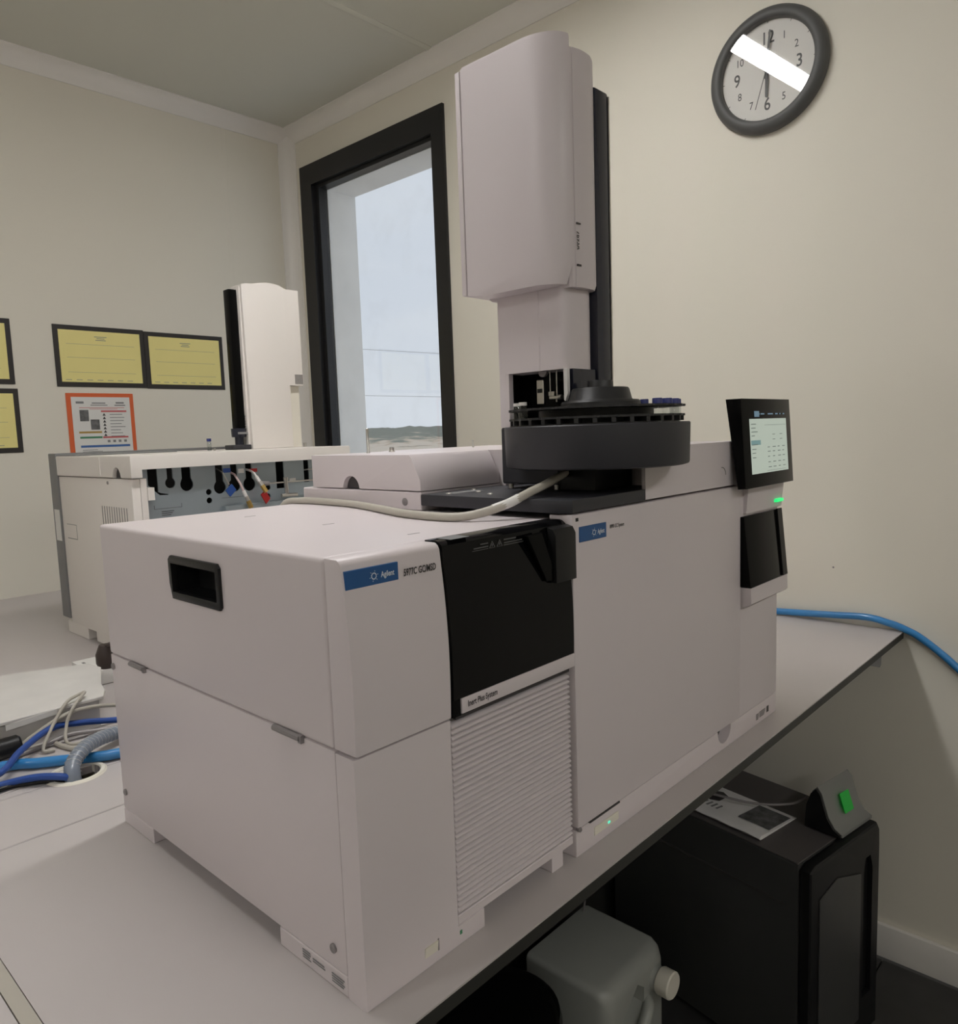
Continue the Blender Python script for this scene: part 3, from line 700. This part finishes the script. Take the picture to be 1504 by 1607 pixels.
obj('side_screw', MB().lathe([(.004, .001), (.004, -.002)], (X2, 1.367, .425), 'x', 10), M['hinge'], g2)
rp2 = obj('rear_panel', MB().box(X2 + .013, XE, YB + .028, YB + .032, .035, .4565), M['metal'], g2)
cuts = [MB().prism([(.378, .50), (.378, .418), (.398, .398), (.404, .393), (.424, .392), (.424, .394), (.406, .398), (.404, .4), (.401, .4), (.401, .50)], 'y', 1.2, 1.3)]
def slot(xa, xb, zb, r):
    xc = (xa + xb) / 2
    return MB().prism([(xb, .50), (xa, .50), (xa, zb + r * .9)] + [(xc + r * math.cos(a), zb + r * math.sin(a)) for a in [math.radians(150 + 240 * i / 12) for i in range(13)]] + [(xb, zb + r * .9)], 'y', 1.2, 1.3)
cuts += [slot(.424, .438, .420, .0125), slot(.460, .483, .414, .0165), slot(.547, .567, .400, .0165), slot(.588, .606, .402, .0165), slot(.630, .648, .402, .0175)]
cuts += [MB().lathe([(.0075, 1.2), (.0075, 1.3)], (.693, 0, .389), 'y', 16), MB().lathe([(.0065, 1.2), (.0065, 1.3)], (.692, 0, .367), 'y', 16),
         MB().lathe([(.0075, 1.2), (.0075, 1.3)], (.5265, 0, .3905), 'y', 16), MB().lathe([(.0075, 1.2), (.0075, 1.3)], (.5265, 0, .3695), 'y', 16),
         MB().box(.719, .743, 1.2, 1.3, .384, .5), MB().box(.806, .822, 1.2, 1.3, .395, .5)]
cut(rp2, [shift(c_, g2) for c_ in cuts])
obj('inner_bay', MB().box(X2 + .03, XE - .01, YB + .07, YB + .08, .05, .4560), M['black'], g2)
obj('inner_body', MB().box(X2 + .025, XE - .012, YB + .085, 1.68, .036, .4370), M['greymetal'], g2)
obj('rear_step', MB().box(.56, XE, YB + .012, YB + .0275, .30, .352), M['metal'], g2)
for nm, x, z, w_, h_, m_ in (('port_label', .578, .441, .020, .011, 'bluetag'), ('port_label', .617, .4375, .016, .011, 'paper_white'), ('port_label', .652, .437, .022, .009, 'red'), ('port_label', .768, .405, .020, .007, 'paper_white'), ('port_label', .846, .437, .018, .014, 'paper_white'), ('port_label', .846, .399, .02, .008, 'red')):
    obj(nm, MB().box(x - w_ / 2, x + w_ / 2, YB + .0265, YB + .0279, z - h_ / 2, z + h_ / 2), M[m_], g2)
pm = MB()
pm.box(.388, .455, 1.2495, 1.2499, .3605, .3612).box(.388, .3887, 1.2495, 1.2499, .3612, .370).box(.4545, .4552, 1.2495, 1.2499, .3612, .370)
for k in range(3): pm.box(.405, .435 - .004 * k, 1.2495, 1.2499, .353 - k * .0045, .3545 - k * .0045)
pm.box(.56, .62, 1.2495, 1.2499, .372, .3727)
obj('panel_print', pm, M['print_dark'], g2, smooth=False)
# fittings and lines
fy = YB + .014
def fitting(pts, col, xn, zn, name):
    f = obj('gas_line', MB().tube(pts, .0028, 10), M[col], g2)
    p = Vector(pts[-1]); d = (Vector(pts[-1]) - Vector(pts[-2])).normalized()
    def cyl(a, b_, r, m_, nm):
        obj(nm, MB().tube([p + d * a, p + d * b_], r, 8), M[m_], f)
    cyl(-.002, .014, .0048, 'wtube', 'ferrule'); cyl(.014, .026, .0056, 'steel', 'nut'); cyl(.026, .046, .0064, 'brass', 'brass_nut')
fitting([(.590, YB + .04, .437), (.594, YB + .02, .43), (.602, fy - .004, .408), (.609, fy - .008, .386)], 'ptube', 0, 0, 'a')
fitting([(.638, YB + .04, .440), (.641, YB + .02, .436), (.645, fy - .002, .430), (.649, fy - .006, .420)], 'wtube', 0, 0, 'b')
obj('gas_line', MB().tube([(.556, YB + .04, .446), (.560, YB + .015, .436), (.566, fy - .003, .420), (.571, fy - .006, .406)], .0022, 8), M['steel'], g2)
tg = MB(); tg.loft([[(.560, fy - .010, .392), (.577, fy - .010, .407), (.588, fy - .010, .392), (.571, fy - .010, .376)], [(.560, fy - .005, .392), (.577, fy - .005, .407), (.588, fy - .005, .392), (.571, fy - .005, .376)]])
obj('tag', tg, M['bluetag'], g2)
tg = MB(); tg.loft([[(.655, fy - .014, .374), (.668, fy - .014, .384), (.680, fy - .014, .362), (.668, fy - .014, .349)], [(.655, fy - .009, .374), (.668, fy - .009, .384), (.680, fy - .009, .362), (.668, fy - .009, .349)]])
obj('tag', tg, M['red'], g2)
obj('steel_pipe', MB().tube([(.662, fy - .008, .402), (.69, fy - .008, .401), (.80, fy - .006, .4005), (.85, fy, .400)], .0021, 8), M['steel'], g2)
obj('elbow_nut', MB().tube([(.660, fy - .008, .402), (.682, fy - .008, .4012)], .0058, 8), M['hinge'], g2)
obj('tee_fitting', MB().tube([(.733, fy - .008, .409), (.735, fy - .008, .370)], .0052, 10).tube([(.718, fy - .008, .366), (.766, fy - .008, .365)], .0050, 10).tube([(.733, fy - .008, .413), (.7335, fy - .008, .406)], .0065, 10), M['steel'], g2)
obj('steel_pipe', MB().tube(sm([(.808, YB + .035, .428), (.825, fy, .430), (.843, fy - .004, .425), (.86, fy, .418)], 4), .002, 8), M['steel'], g2)
for x, y, r_, h_ in ((.655, 1.45, .003, .006), (.80, 1.45, .003, .009), (.93, 1.42, .005, .012)):
    obj('pin', MB().lathe([(r_, .489), (r_, .4895 + h_)], (x, y, 0), 'z', 10), M['steel'], g2)
vial('sample_vial', .640, 1.45, .4896, 'small blue-capped vial standing alone on the back instrument near orange notice')

# second injector tower
a2 = thing('autosampler', 'white slab-shaped injector tower on the back instrument beside window', 'instrument', (.8, 1.42, .4895))
tpf = [(.736, .4900), (.868, .4900), (.868, .668), (.913, .668), (.913, .940), (.868, .940), (.862, .943)]
tpf += [(.862 - .098 * i / 10, .9425 + .009 * math.sin(PI * (.12 + .88 * i / 10))) for i in range(1, 11)] + [(.745, .9425), (.731, .938)]
obj('tower_body', MB().prism(tpf, 'y', 1.385, 1.44, .002, 2), M['white2'], a2)
obj('tower_side', MB().box(.7285, .7355, 1.395, 1.436, .495, .934, .002, 2), M['white2'], a2)
text('tower_text', '7693A', .014, (.7284, 1.412, .585), (0, 0, -1), (0, -1, 0), M['print_dark'], a2, bold=.0003)
obj('side_panel', MB().box(.704, .728, 1.405, 1.435, .548, .926, .003, 2), M['blackgloss'], a2)
vm = None
for k in range(7):
    if vm is None: o_ = obj('vent_slot', MB().box(.886, .888, 1.3845, 1.386, .672, .700), M['seam'], a2); vm = o_.data
    else:
        o_ = bpy.data.objects.new('vent_slot', vm); C.objects.link(o_); o_.parent = a2; o_.location = (.0038 * k, 0, 0)
obj('tower_stand', MB().box(.8685, .906, 1.40, 1.44, .4900, .6675), M['wall'], a2)
obj('turret_base', MB().box(.680, .735, 1.39, 1.44, .4900, .503, .002, 1), M['charcoal'], a2)
obj('turret', MB().lathe([(.012, .5032), (.012, .524), (.020, .5245), (.021, .548), (.012, .549)], (.712, 1.415, 0), 'z', 24), M['navy'], a2)
obj('turret_label', MB().box(.697, .727, 1.3925, 1.3935, .532, .538), M['print_grey'], a2)

# ================================================================== WALL CLOCK
cy_, cz_ = .2975, 1.3945
ck = thing('wall_clock', 'round white wall clock with thick grey rim showing six', 'clock', (XW, cy_, cz_))
RR = .1500
obj('rim', MB().lathe([(RR - .010, 0), (RR - .001, -.003), (RR, -.009), (RR - .0035, -.020), (RR - .012, -.0275), (RR - .022, -.029), (RR - .029, -.0265), (RR - .032, -.019), (RR - .032, -.009)], (XW, cy_, cz_), 'x', 96, caps=False), M['clockrim'], ck, ang=60)
dl = obj('dial', MB().lathe([(RR - .030, 0), (RR - .030, -.010), (.002, -.010)], (XW, cy_, cz_), 'x', 72), M['dial'], ck)
xd = XW - .0101
for hnum in range(1, 13):
    a = math.radians(90 - 30 * hnum); big = hnum % 3 == 0
    s_ = .043 if big else .026; r_ = .079 if big else .083
    if hnum in (10, 11, 8, 4, 2): r_ = .083
    py, pz = cy_ - r_ * math.cos(a), cz_ + r_ * math.sin(a) - s_ * .34
    text('numeral', str(hnum), s_, (xd, py, pz), LY, UZ, M['clockprint'], dl, bold=.0005 if big else .0001, align='CENTER', sx=.82)
tk = MB()
for k in range(12):
    a = 2 * PI * k / 12; u_ = Vector((0, -math.cos(a), math.sin(a))); v_ = Vector((0, math.sin(a), math.cos(a)))
    tk.panel((xd, cy_, cz_), u_, Vector((-1, 0, 0)).cross(u_), .113, .121, -.0007, .0007, .0003)
obj('ticks', tk, M['clockprint'], dl, smooth=False)
def hand(name, ang, l0, l1, w0, w1, x):
    a = math.radians(ang); u_ = Vector((0, -math.sin(a), math.cos(a))); v_ = Vector((0, -math.cos(a), -math.sin(a)))
    P = [Vector((x, cy_, cz_)) + u_ * q + v_ * s_ for q, s_ in ((l0, -w0), (l1, -w1), (l1 + w1, 0), (l1, w1), (l0, w0))]
    obj(name, MB().loft([P, [p + Vector((-.0012, 0, 0)) for p in P]]), M['clockprint'], ck)
hand('minute_hand', 5, -.02, .092, .0035, .0022, XW - .0165)
hand('hour_hand', 181, -.015, .062, .0045, .003, XW - .0140)
hand('second_hand', 197, -.03, .092, .0008, .0006, XW - .0190)
obj('hub', MB().lathe([(.006, -.010), (.006, -.0205), (.004, -.021)], (XW, cy_, cz_), 'x', 18), M['clockprint'], ck)
obj('glass', MB().lathe([(RR - .0315, -.0230), (RR - .0315, -.0235)], (XW, cy_, cz_), 'x', 72), M['glass'], ck)

# ================================================================== WALL NOTICES
def notice(x0, x1, z0, z1, label):
    t_ = thing('framed_notice', label, 'notice', ((x0 + x1) / 2, YL, z0), 0, None)
    obj('border', MB().box(x0, x1, YL - .004, YL - .0002, z0, z1, .001, 1), M['tape'], t_)
    bd = .017
    sh = obj('sheet', MB().box(x0 + bd, x1 - bd, YL - .0055, YL - .0041, z0 + bd, z1 - bd), M['paper_yellow'], t_)
    m_ = MB(); yy = YL - .0058; xc = (x0 + x1) / 2
    for k, hw in enumerate((.022, .014, .018)): m_.box(xc - hw, xc + hw, yy, yy + .0002, z1 - .036 - k * .006 - .0022, z1 - .036 - k * .006)
    obj('heading', m_, M['print_grey'], sh, smooth=False)
    m_ = MB()
    for q in (.30, .52, .76): m_.box(x0 + .04, x1 - .04, yy, yy + .0002, z1 - (z1 - z0) * q - .0008, z1 - (z1 - z0) * q)
    for k in range(7): m_.box(x0 + .03 + k * .036, x0 + .05 + k * .036, yy, yy + .0002, z0 + .024, z0 + .026)
    obj('lines', m_, M['hinge'], sh, smooth=False)
notice(.590, .9108, .7285, .9475, 'yellow black-bordered notice, left one of pair above orange-bordered sheet')
notice(.9112, 1.2365, .7270, .9440, 'yellow black-bordered notice, right one of pair nearest the window')
notice(.136, .4585, .733, .954, 'yellow black-bordered notice at left picture edge, upper of two')
notice(.140, .4635, .500, .7185, 'yellow black-bordered notice at left picture edge, lower of two')
wp_ = thing('safety_notice', 'white printed sheet with bright orange border on the back wall', 'notice', (.733, YL, .40))
obj('border', MB().box(.614, .852, YL - .004, YL - .0002, .395, .706, .001, 1), M['orange'], wp_)
sh = obj('sheet', MB().box(.630, .837, YL - .0055, YL - .0041, .410, .692), M['paper_white'], wp_)
yy = YL - .0058
def pr(nm, m_, *bx):
    q = MB()
    for x0, x1, z0_, z1_ in bx: q.box(x0, x1, yy, yy + .0002, z0_, z1_)
    obj(nm, q, M[m_], sh, smooth=False)
pr('photo', 'photo', (.655, .686, .604, .645)); pr('photo', 'photo', (.691, .722, .573, .610))
pr('red_bar', 'pink', (.730, .822, .637, .643)); pr('red_bar', 'pink', (.730, .822, .541, .547))
pr('brown_line', 'brass', (.648, .728, .560, .567)); pr('green_bar', 'green_print', (.650, .728, .541, .548)); pr('blue_bar', 'blue_print', (.650, .826, .508, .516))
ln = [(.700, .748, .668, .672), (.695, .755, .661, .664), (.645, .672, .668, .676), (.785, .815, .668, .674), (.780, .820, .660, .664)]
for k in range(8): ln.append((.760, .795 + .02 * random.random(), .627 - k * .0115, .6295 - k * .0115))
for k in range(4): ln.append((.745 + k * .02, .755 + k * .02, .525, .534))
for k in range(3): ln.append((.655, .70 + .05 * random.random(), .498 - k * .006, .500 - k * .006))
pr('text_lines', 'print_grey', *ln)
for k in range(7):
    q = MB(); z = .6235 - k * .0125; q.quad((.734, yy, z), (.746, yy, z), (.740, yy, z + .010)); obj('hazard_icon', q, M['print_dark'], sh, smooth=False)
pr('title_line', 'pink', (.655, .815, .652, .654), (.690, .79, .6475, .649))

# ================================================================== BENCH CLUTTER
# wide flat carton behind the cables
ca = thing('carton', 'wide flat white carton with smudged lid lying on the rear bench', 'box', (-.2, 1.06, 0))
top_p = [(-.62, .925), (.124, .922), (.140, .955), (.150, 1.00), (.172, 1.06), (.192, 1.115), (.186, 1.165), (.05, 1.225), (-.62, 1.232)]
obj('lid', MB().prism(top_p, 'z', .050, .0565, .0012, 1), M['carton'], ca)
obj('body', MB().prism([(-.61, .932), (.118, .929), (.178, 1.11), (.04, 1.218), (-.61, 1.225)], 'z', .0005, .0497), M['carton'], ca)
obj('tape_strip', MB().loft([[(-.035, .9238, .040), (.045, .9222, .0455), (.045, .9222, .0555), (-.035, .9238, .050)], [(-.035, .9222, .040), (.045, .9212, .0455), (.045, .9212, .0555), (-.035, .9222, .050)]]), M['paper_white'], ca)
def wire(name, pts, r, m_, label, n_=10):
    return tag(obj(name, MB().tube(sm(pts, 6), r, n_), M[m_]), label, 'cable')
wire('data_cable', [(-1.3, .62, .0062), (-.7, .66, .0062), (-.30, .70, .016), (-.16, .745, .0185), (-.078, .796, .0195), (-.035, .847, .0265), (.028, .905, .029), (.078, .912, .022), (.134, .895, .014), (.24, .82, .01), (.30, .74, .01)], .0055, 'darkblue', 'dark blue cable arching up to right across the cable duct')
wire('data_cable', [(-1.3, .80, .0062), (-.7, .79, .0062), (-.32, .775, .0065), (-.16, .785, .0065), (-.085, .775, .0085), (-.045, .749, .014), (-.014, .722, .0115), (.002, .732, -.005), (.01, .745, -.05)], .0055, 'darkblue', 'dark blue cable entering the pale grommet ring')
wire('air_hose', [(-1.3, .86, .0095), (-.8, .87, .0095), (-.4, .885, .0095), (-.2, .885, .0095), (-.065, .847, .0095), (-.02, .815, .0095), (.025, .782, .0095), (.07, .752, .0095), (.14, .735, .0095), (.30, .72, .0095)], .0085, 'bluetube', 'light blue hose lying flat across duct at left', 14)
spw = wire('wrapped_cable_bundle', [(.012, .735, -.06), (.0, .722, .0), (.006, .738, .020), (.030, .758, .0315), (.060, .785, .029), (.100, .815, .020), (.18, .83, .0145), (.28, .80, .0145)], .0115, 'spiral', 'grey spiral-wrapped cable bundle rising out of the grommet', 14)
cp_ = sm([(.0, .722, .0), (.006, .738, .020), (.030, .758, .0315), (.060, .785, .029), (.100, .815, .020), (.18, .83, .0145)], 40)
hel = []
for i in range(len(cp_) - 1):
    t_ = (cp_[i + 1] - cp_[i]).normalized(); u_ = t_.cross(Vector((0, 0, 1))).normalized(); v_ = t_.cross(u_)
    a = i * 2 * PI / 9; hel.append(cp_[i] + (u_ * math.cos(a) + v_ * math.sin(a)) * .0117)
obj('wrap_spiral', MB().tube(hel, .0008, 5), M['wrap_hi'], spw)
wire('power_cable', [(-1.3, .70, .005), (-.7, .72, .005), (-.35, .74, .005), (-.2, .755, .005), (-.086, .768, .005), (-.055, .758, .005), (-.028, .742, .004), (-.008, .735, -.004), (0.0, .74, -.05)], .0040, 'black', 'thin black cable under the blue one at the grommet')
wire('network_cable', [(-1.3, .918, .006), (-.7, .916, .006), (-.35, .918, .006), (-.12, .925, .006), (-.045, .920, .006), (-.026, .912, .008), (.004, .915, .022), (.057, .910, .045), (.110, .916, .042), (.165, .918, .028), (.24, .912, .012), (.3, .90, .006)], .0038, 'cable', 'beige cable running along front of the white carton')
wire('network_cable', [(.02, .865, .0042), (.004, .872, .008), (.03, .90, .035), (.060, .92, .062), (.085, .935, .066), (.100, .945, .0655), (.092, .930, .066), (.066, .905, .055), (.050, .895, .03), (.045, .872, .0042), (.10, .86, .0042)], .0028, 'cable', 'pale cable standing up in a narrow loop against the carton')
wire('network_cable', [(.030, .893, .0045), (.035, .865, .0045), (.048, .842, .0045), (.10, .838, .0045), (.2, .842, .0045)], .0042, 'cable', 'short pale cable end between dark blue and light blue lines')
wire('network_cable', [(-1.3, .90, .0045), (-.7, .905, .0045), (-.3, .906, .0045), (-.1, .900, .0045), (-.04, .890, .0045), (.0, .894, .0045), (.05, .895, .012), (.09, .890, .008), (.15, .872, .005), (.25, .862, .0045)], .0040, 'hinge', 'grey-brown cable lying on the duct beneath dark blue cable')
bc = thing('power_plug', 'black round plug end lying at left picture edge before carton', 'plug', (-.05, .92, .02))
obj('plug_body', MB().lathe([(.016, -.10), (.018, -.095), (.018, -.004), (.015, 0), (.006, 0)], (-.022, .899, .0185), 'x', 24), M['black'], bc)
pc_ = thing('power_strip', 'white socket block with dark cable plug by the back instrument', 'socket', (.2, 1.2, 0))
obj('socket_body', MB().box(.195, .245, 1.17, 1.30, .0005, .032, .003, 2), M['paper_white'], pc_)
obj('socket_marks', MB().box(.206, .212, 1.26, 1.272, .032, .0324).box(.206, .212, 1.235, 1.247, .032, .0324), M['print_grey'], pc_)
obj('plug', MB().lathe([(.018, 0), (.022, .01), (.022, .03), (.014, .05)], (.232, 1.19, .032), 'z', 16), M['brown'], pc_)
wire('power_cable', [(.232, 1.19, .08), (.225, 1.12, .10), (.212, 1.05, .115), (.192, 1.01, .15), (.186, .99, .165), (.182, 1.0, .13), (.185, 1.02, .1), (.19, 1.0, .07), (.20, .96, .06), (.22, .9, .03), (.24, .87, .006)], .0045, 'brown', 'brown cable looping beside rear corner of foreground instrument')

# blue hose along the clock wall
wire('air_hose', [(1.602, .75, .010), (1.602, .5, .0095), (1.602, .36, .0095), (1.602, .261, .011), (1.602, .131, .020), (1.602, .04, .0265), (1.602, -.01, .019), (1.602, -.045, .009), (1.602, -.086, -.011), (1.602, -.157, -.067), (1.600, -.26, -.17), (1.598, -.42, -.38), (1.595, -.6, -.62), (1.58, -.8, -.80), (1.54, -1.0, -.843)], .0085, 'bluetube', 'bright blue hose along the clock wall dropping off the bench end', 14)
tag(obj('wall_mark', MB().lathe([(.0025, 0), (.0025, -.0006)], (XW, .125, .141), 'x', 8), M['hinge']), 'tiny dark speck on the bare wall right of the holder', 'mark')

# ================================================================== UNDER THE BENCH
AR = math.radians(-9.8)
pu = thing('pump_cabinet', 'large black cabinet on the floor under the bench end', 'cabinet', (1.083, .011, ZF), AR, local=True)
PH = ZF * -1 - .37
obj('cabinet_body', MB().box(0.0, .287, .001, .50, .012, PH - .003, .004, 2), M['pump'], pu)
obj('top_panel', MB().box(.004, .283, .004, .496, PH - .0028, PH, .001, 1), M['pumptop'], pu)
fp = [(.0, .004), (.0, PH - .004), (-.004, PH + .0)]
fpz = [(0.0, .035)] + [(0, .012)]
fb = MB().prism([(-.001, .008), (.288, .008), (.289, PH - .05), (.287, PH - .014), (.276, PH + .003), (.02, PH + .001), (-.001, PH - .008)], 'y', -.026, .0005, .008, 3)
fo = obj('front_cover', fb, M['black'], pu)
cut(fo, [MB().prism([(.215, .10), (.255, .10), (.255, PH - .09), (.245, PH - .06), (.225, PH - .06), (.215, PH - .09)], 'y', -.05, -.015)])
obj('front_ridge', MB().prism([(.03, .06), (.20, .06), (.20, PH - .085), (.10, PH - .055), (.03, PH - .075)], 'y', -.029, -.0255, .002, 2), M['pump'], pu)
obj('side_groove', MB().box(-.0015, .001, .03, .48, PH - .10, PH - .094), M['seam'], pu)
for x in (.03, .265):
    for y in (.05, .45): obj('foot', MB().lathe([(.018, 0), (.018, .0119)], (x, y, 0), 'z', 14), M['black'], pu)
dv = thing('status_display', 'grey wedge-shaped display with lit green square on black cabinet', 'display', (1.083, .011, -.37), AR, local=True)
dp = [(-.012, .0), (-.012, .006), (.004, .014), (.018, .034), (.027, .060), (.034, .082), (.044, .094), (.056, .080), (.066, .05), (.070, 0)]
bo_ = obj('display_body', MB().prism([(y + .002, z + .0045) for y, z in dp], 'x', .152, .283, .002, 2), M['devgrey'], dv)
obj('side_cap', MB().prism([(y * .96 + .004, z * .96 + .0046) for y, z in dp], 'x', .146, .1518), M['black'], dv)
nd = Vector((0, .062 - .030, .0)); 
vd = Vector((0, .0135, .040)).normalized()
obj('green_window', MB().panel((.178, .0085, .0305), UX, vd, .024, .060, .004, .046, .0012), M['ledwin'], dv)
mg = thing('instruction_sheet', 'folded white leaflet with dark pictures lying on black cabinet', 'paper', (1.090, .024, -.37), AR, local=True)
def bend(u_, v_): return .0032 + .012 * max(0., 1 - v_ / .022) ** 2 * 0 + .006 * math.sin(u_ * 9) ** 2
mgb = MB(); loops = []
for i in range(13):
    u_ = i / 12
    loops.append([])
# leaflet lying along the cabinet depth: local x .022..0.165, y .06..0.30, rolled fold on the near long side
rows = []
for i in range(13):
    y = .085 + .215 * i / 12; rr = []
    for x, z in ((.158, .0012), (.12, .0040), (.06, .0060), (.030, .0090), (.018, .0100), (.011, .0060), (.016, .0012), (.06, .0008), (.158, .0006)):
        rr.append((x, y, z + .0010 + .0016 * math.sin(i * .8) ** 2 * (1 if z > .003 else 0)))
    rows.append(rr)
lf_ = obj('sheet', MB().loft(rows), M['leaflet'], mg, ang=50)
mg['label'] = 'folded white leaflet with dark pictures lying on black cabinet'
def onsheet(x): return .0040 + .0015 + (.12 - x) / .06 * .002 + .0016
def ipic(nm, pts, m_):
    q = MB(); lo = [(x, y, onsheet(x) + .0006) for x, y in pts]; hi = [(x, y, onsheet(x) + .0012) for x, y in pts]
    q.loft([lo, hi]); obj(nm, q, M[m_], lf_, smooth=False)
ipic('printed_picture', [(.055, .088), (.138, .088), (.138, .165), (.055, .165)], 'photo')
ipic('printed_picture', [(.085, .235), (.075, .255), (.085, .275), (.120, .275), (.130, .255), (.120, .235)], 'print_dark')
for k in range(5): ipic('printed_mark', [(.048, .215 + .013 * k), (.068, .213 + .013 * k), (.070, .218 + .013 * k), (.048, .220 + .013 * k)], 'print_grey')
wq = tag(obj('signal_cable', MB().tube(sm([(1.30, .075, -.335), (1.27, .10, -.345), (1.235, .17, -.352), (1.215, .26, -.350), (1.22, .36, -.3625), (1.25, .46, -.3655), (1.27, .53, -.45)], 6), .0028, 8), M['hinge']), 'thin grey cable trailing from the green-lit display across cabinet', 'cable')
tag(obj('signal_cable', MB().tube(sm([(1.00, .42, -.025), (.985, .40, -.2), (.955, .43, -.45), (.99, .5, -.84)], 8), .0025, 8), M['hinge']), 'thin grey cable hanging in the dark behind white jerrycan', 'cable')
# jerrycan lying with its spout to the front
jc = thing('jerrycan', 'translucent white plastic jerrycan with cream cap under the bench', 'jerrycan', (.88, .37, ZF))
jl = []
def rrect(x0, x1, z0_, z1_, r, y, n_=5):
    out = []
    for cx, cz, a0_ in ((x1 - r, z1_ - r, 0), (x0 + r, z1_ - r, 90), (x0 + r, z0_ + r, 180), (x1 - r, z0_ + r, 270)):
        for i in range(n_ + 1):
            a = math.radians(a0_ + 90 * i / n_); out.append((cx + r * math.cos(a), y, cz + r * math.sin(a)))
    return out
zT = -.600
for y, ins, r in ((.475, .012, .010), (.469, .002, .012), (.462, 0, .013), (.36, 0, .014), (.295, 0, .016), (.278, .004, .022), (.266, .014, .026), (.262, .026, .028)):
    jl.append(rrect(.768 + ins, .997 - ins, ZF + .002 + ins, zT - ins, r, y))
jb = obj('can_body', MB().loft(jl), M['hdpe'], jc, ang=60)
cut(jb, [shift(MB().prism([(.80, -.70), (.88, -.635), (.905, -.655), (.905, -.69), (.84, -.76), (.80, -.74)], 'y', .2, .292), jc)])
obj('neck', MB().lathe([(.030, .275), (.027, .262), (.024, .255), (.024, .245)], (.952, 0, -.660), 'y', 28), M['hdpe'], jc)
obj('screw_cap', MB().lathe([(.027, .250), (.0285, .247), (.0285, .222), (.026, .219), (.010, .219)], (.952, 0, -.660), 'y', 30), M['cream'], jc)
obj('carry_handle', MB().tube(sm([(.925, .285, -.700), (.918, .262, -.694), (.895, .250, -.703), (.862, .248, -.732), (.835, .252, -.758), (.822, .285, -.77)], 6), .0125, 14), M['hdpe'], jc)
# black bin
bn = thing('waste_bin', 'black round bin beneath the bench in front of the jerrycan', 'bin', (.545, .345, ZF))
obj('bin_body', MB().lathe([(.085, ZF + .001), (.09, ZF + .004), (.108, ZF + .30), (.11, ZF + .305), (.104, ZF + .305)], (.545, .345, 0), 'z', 40), M['black'], bn)
obj('bin_lid', MB().lathe([(.112, ZF + .306), (.114, ZF + .312), (.110, ZF + .330), (.095, ZF + .342), (.05, ZF + .346)], (.545, .345, 0), 'z', 40), M['blackgloss'], bn)
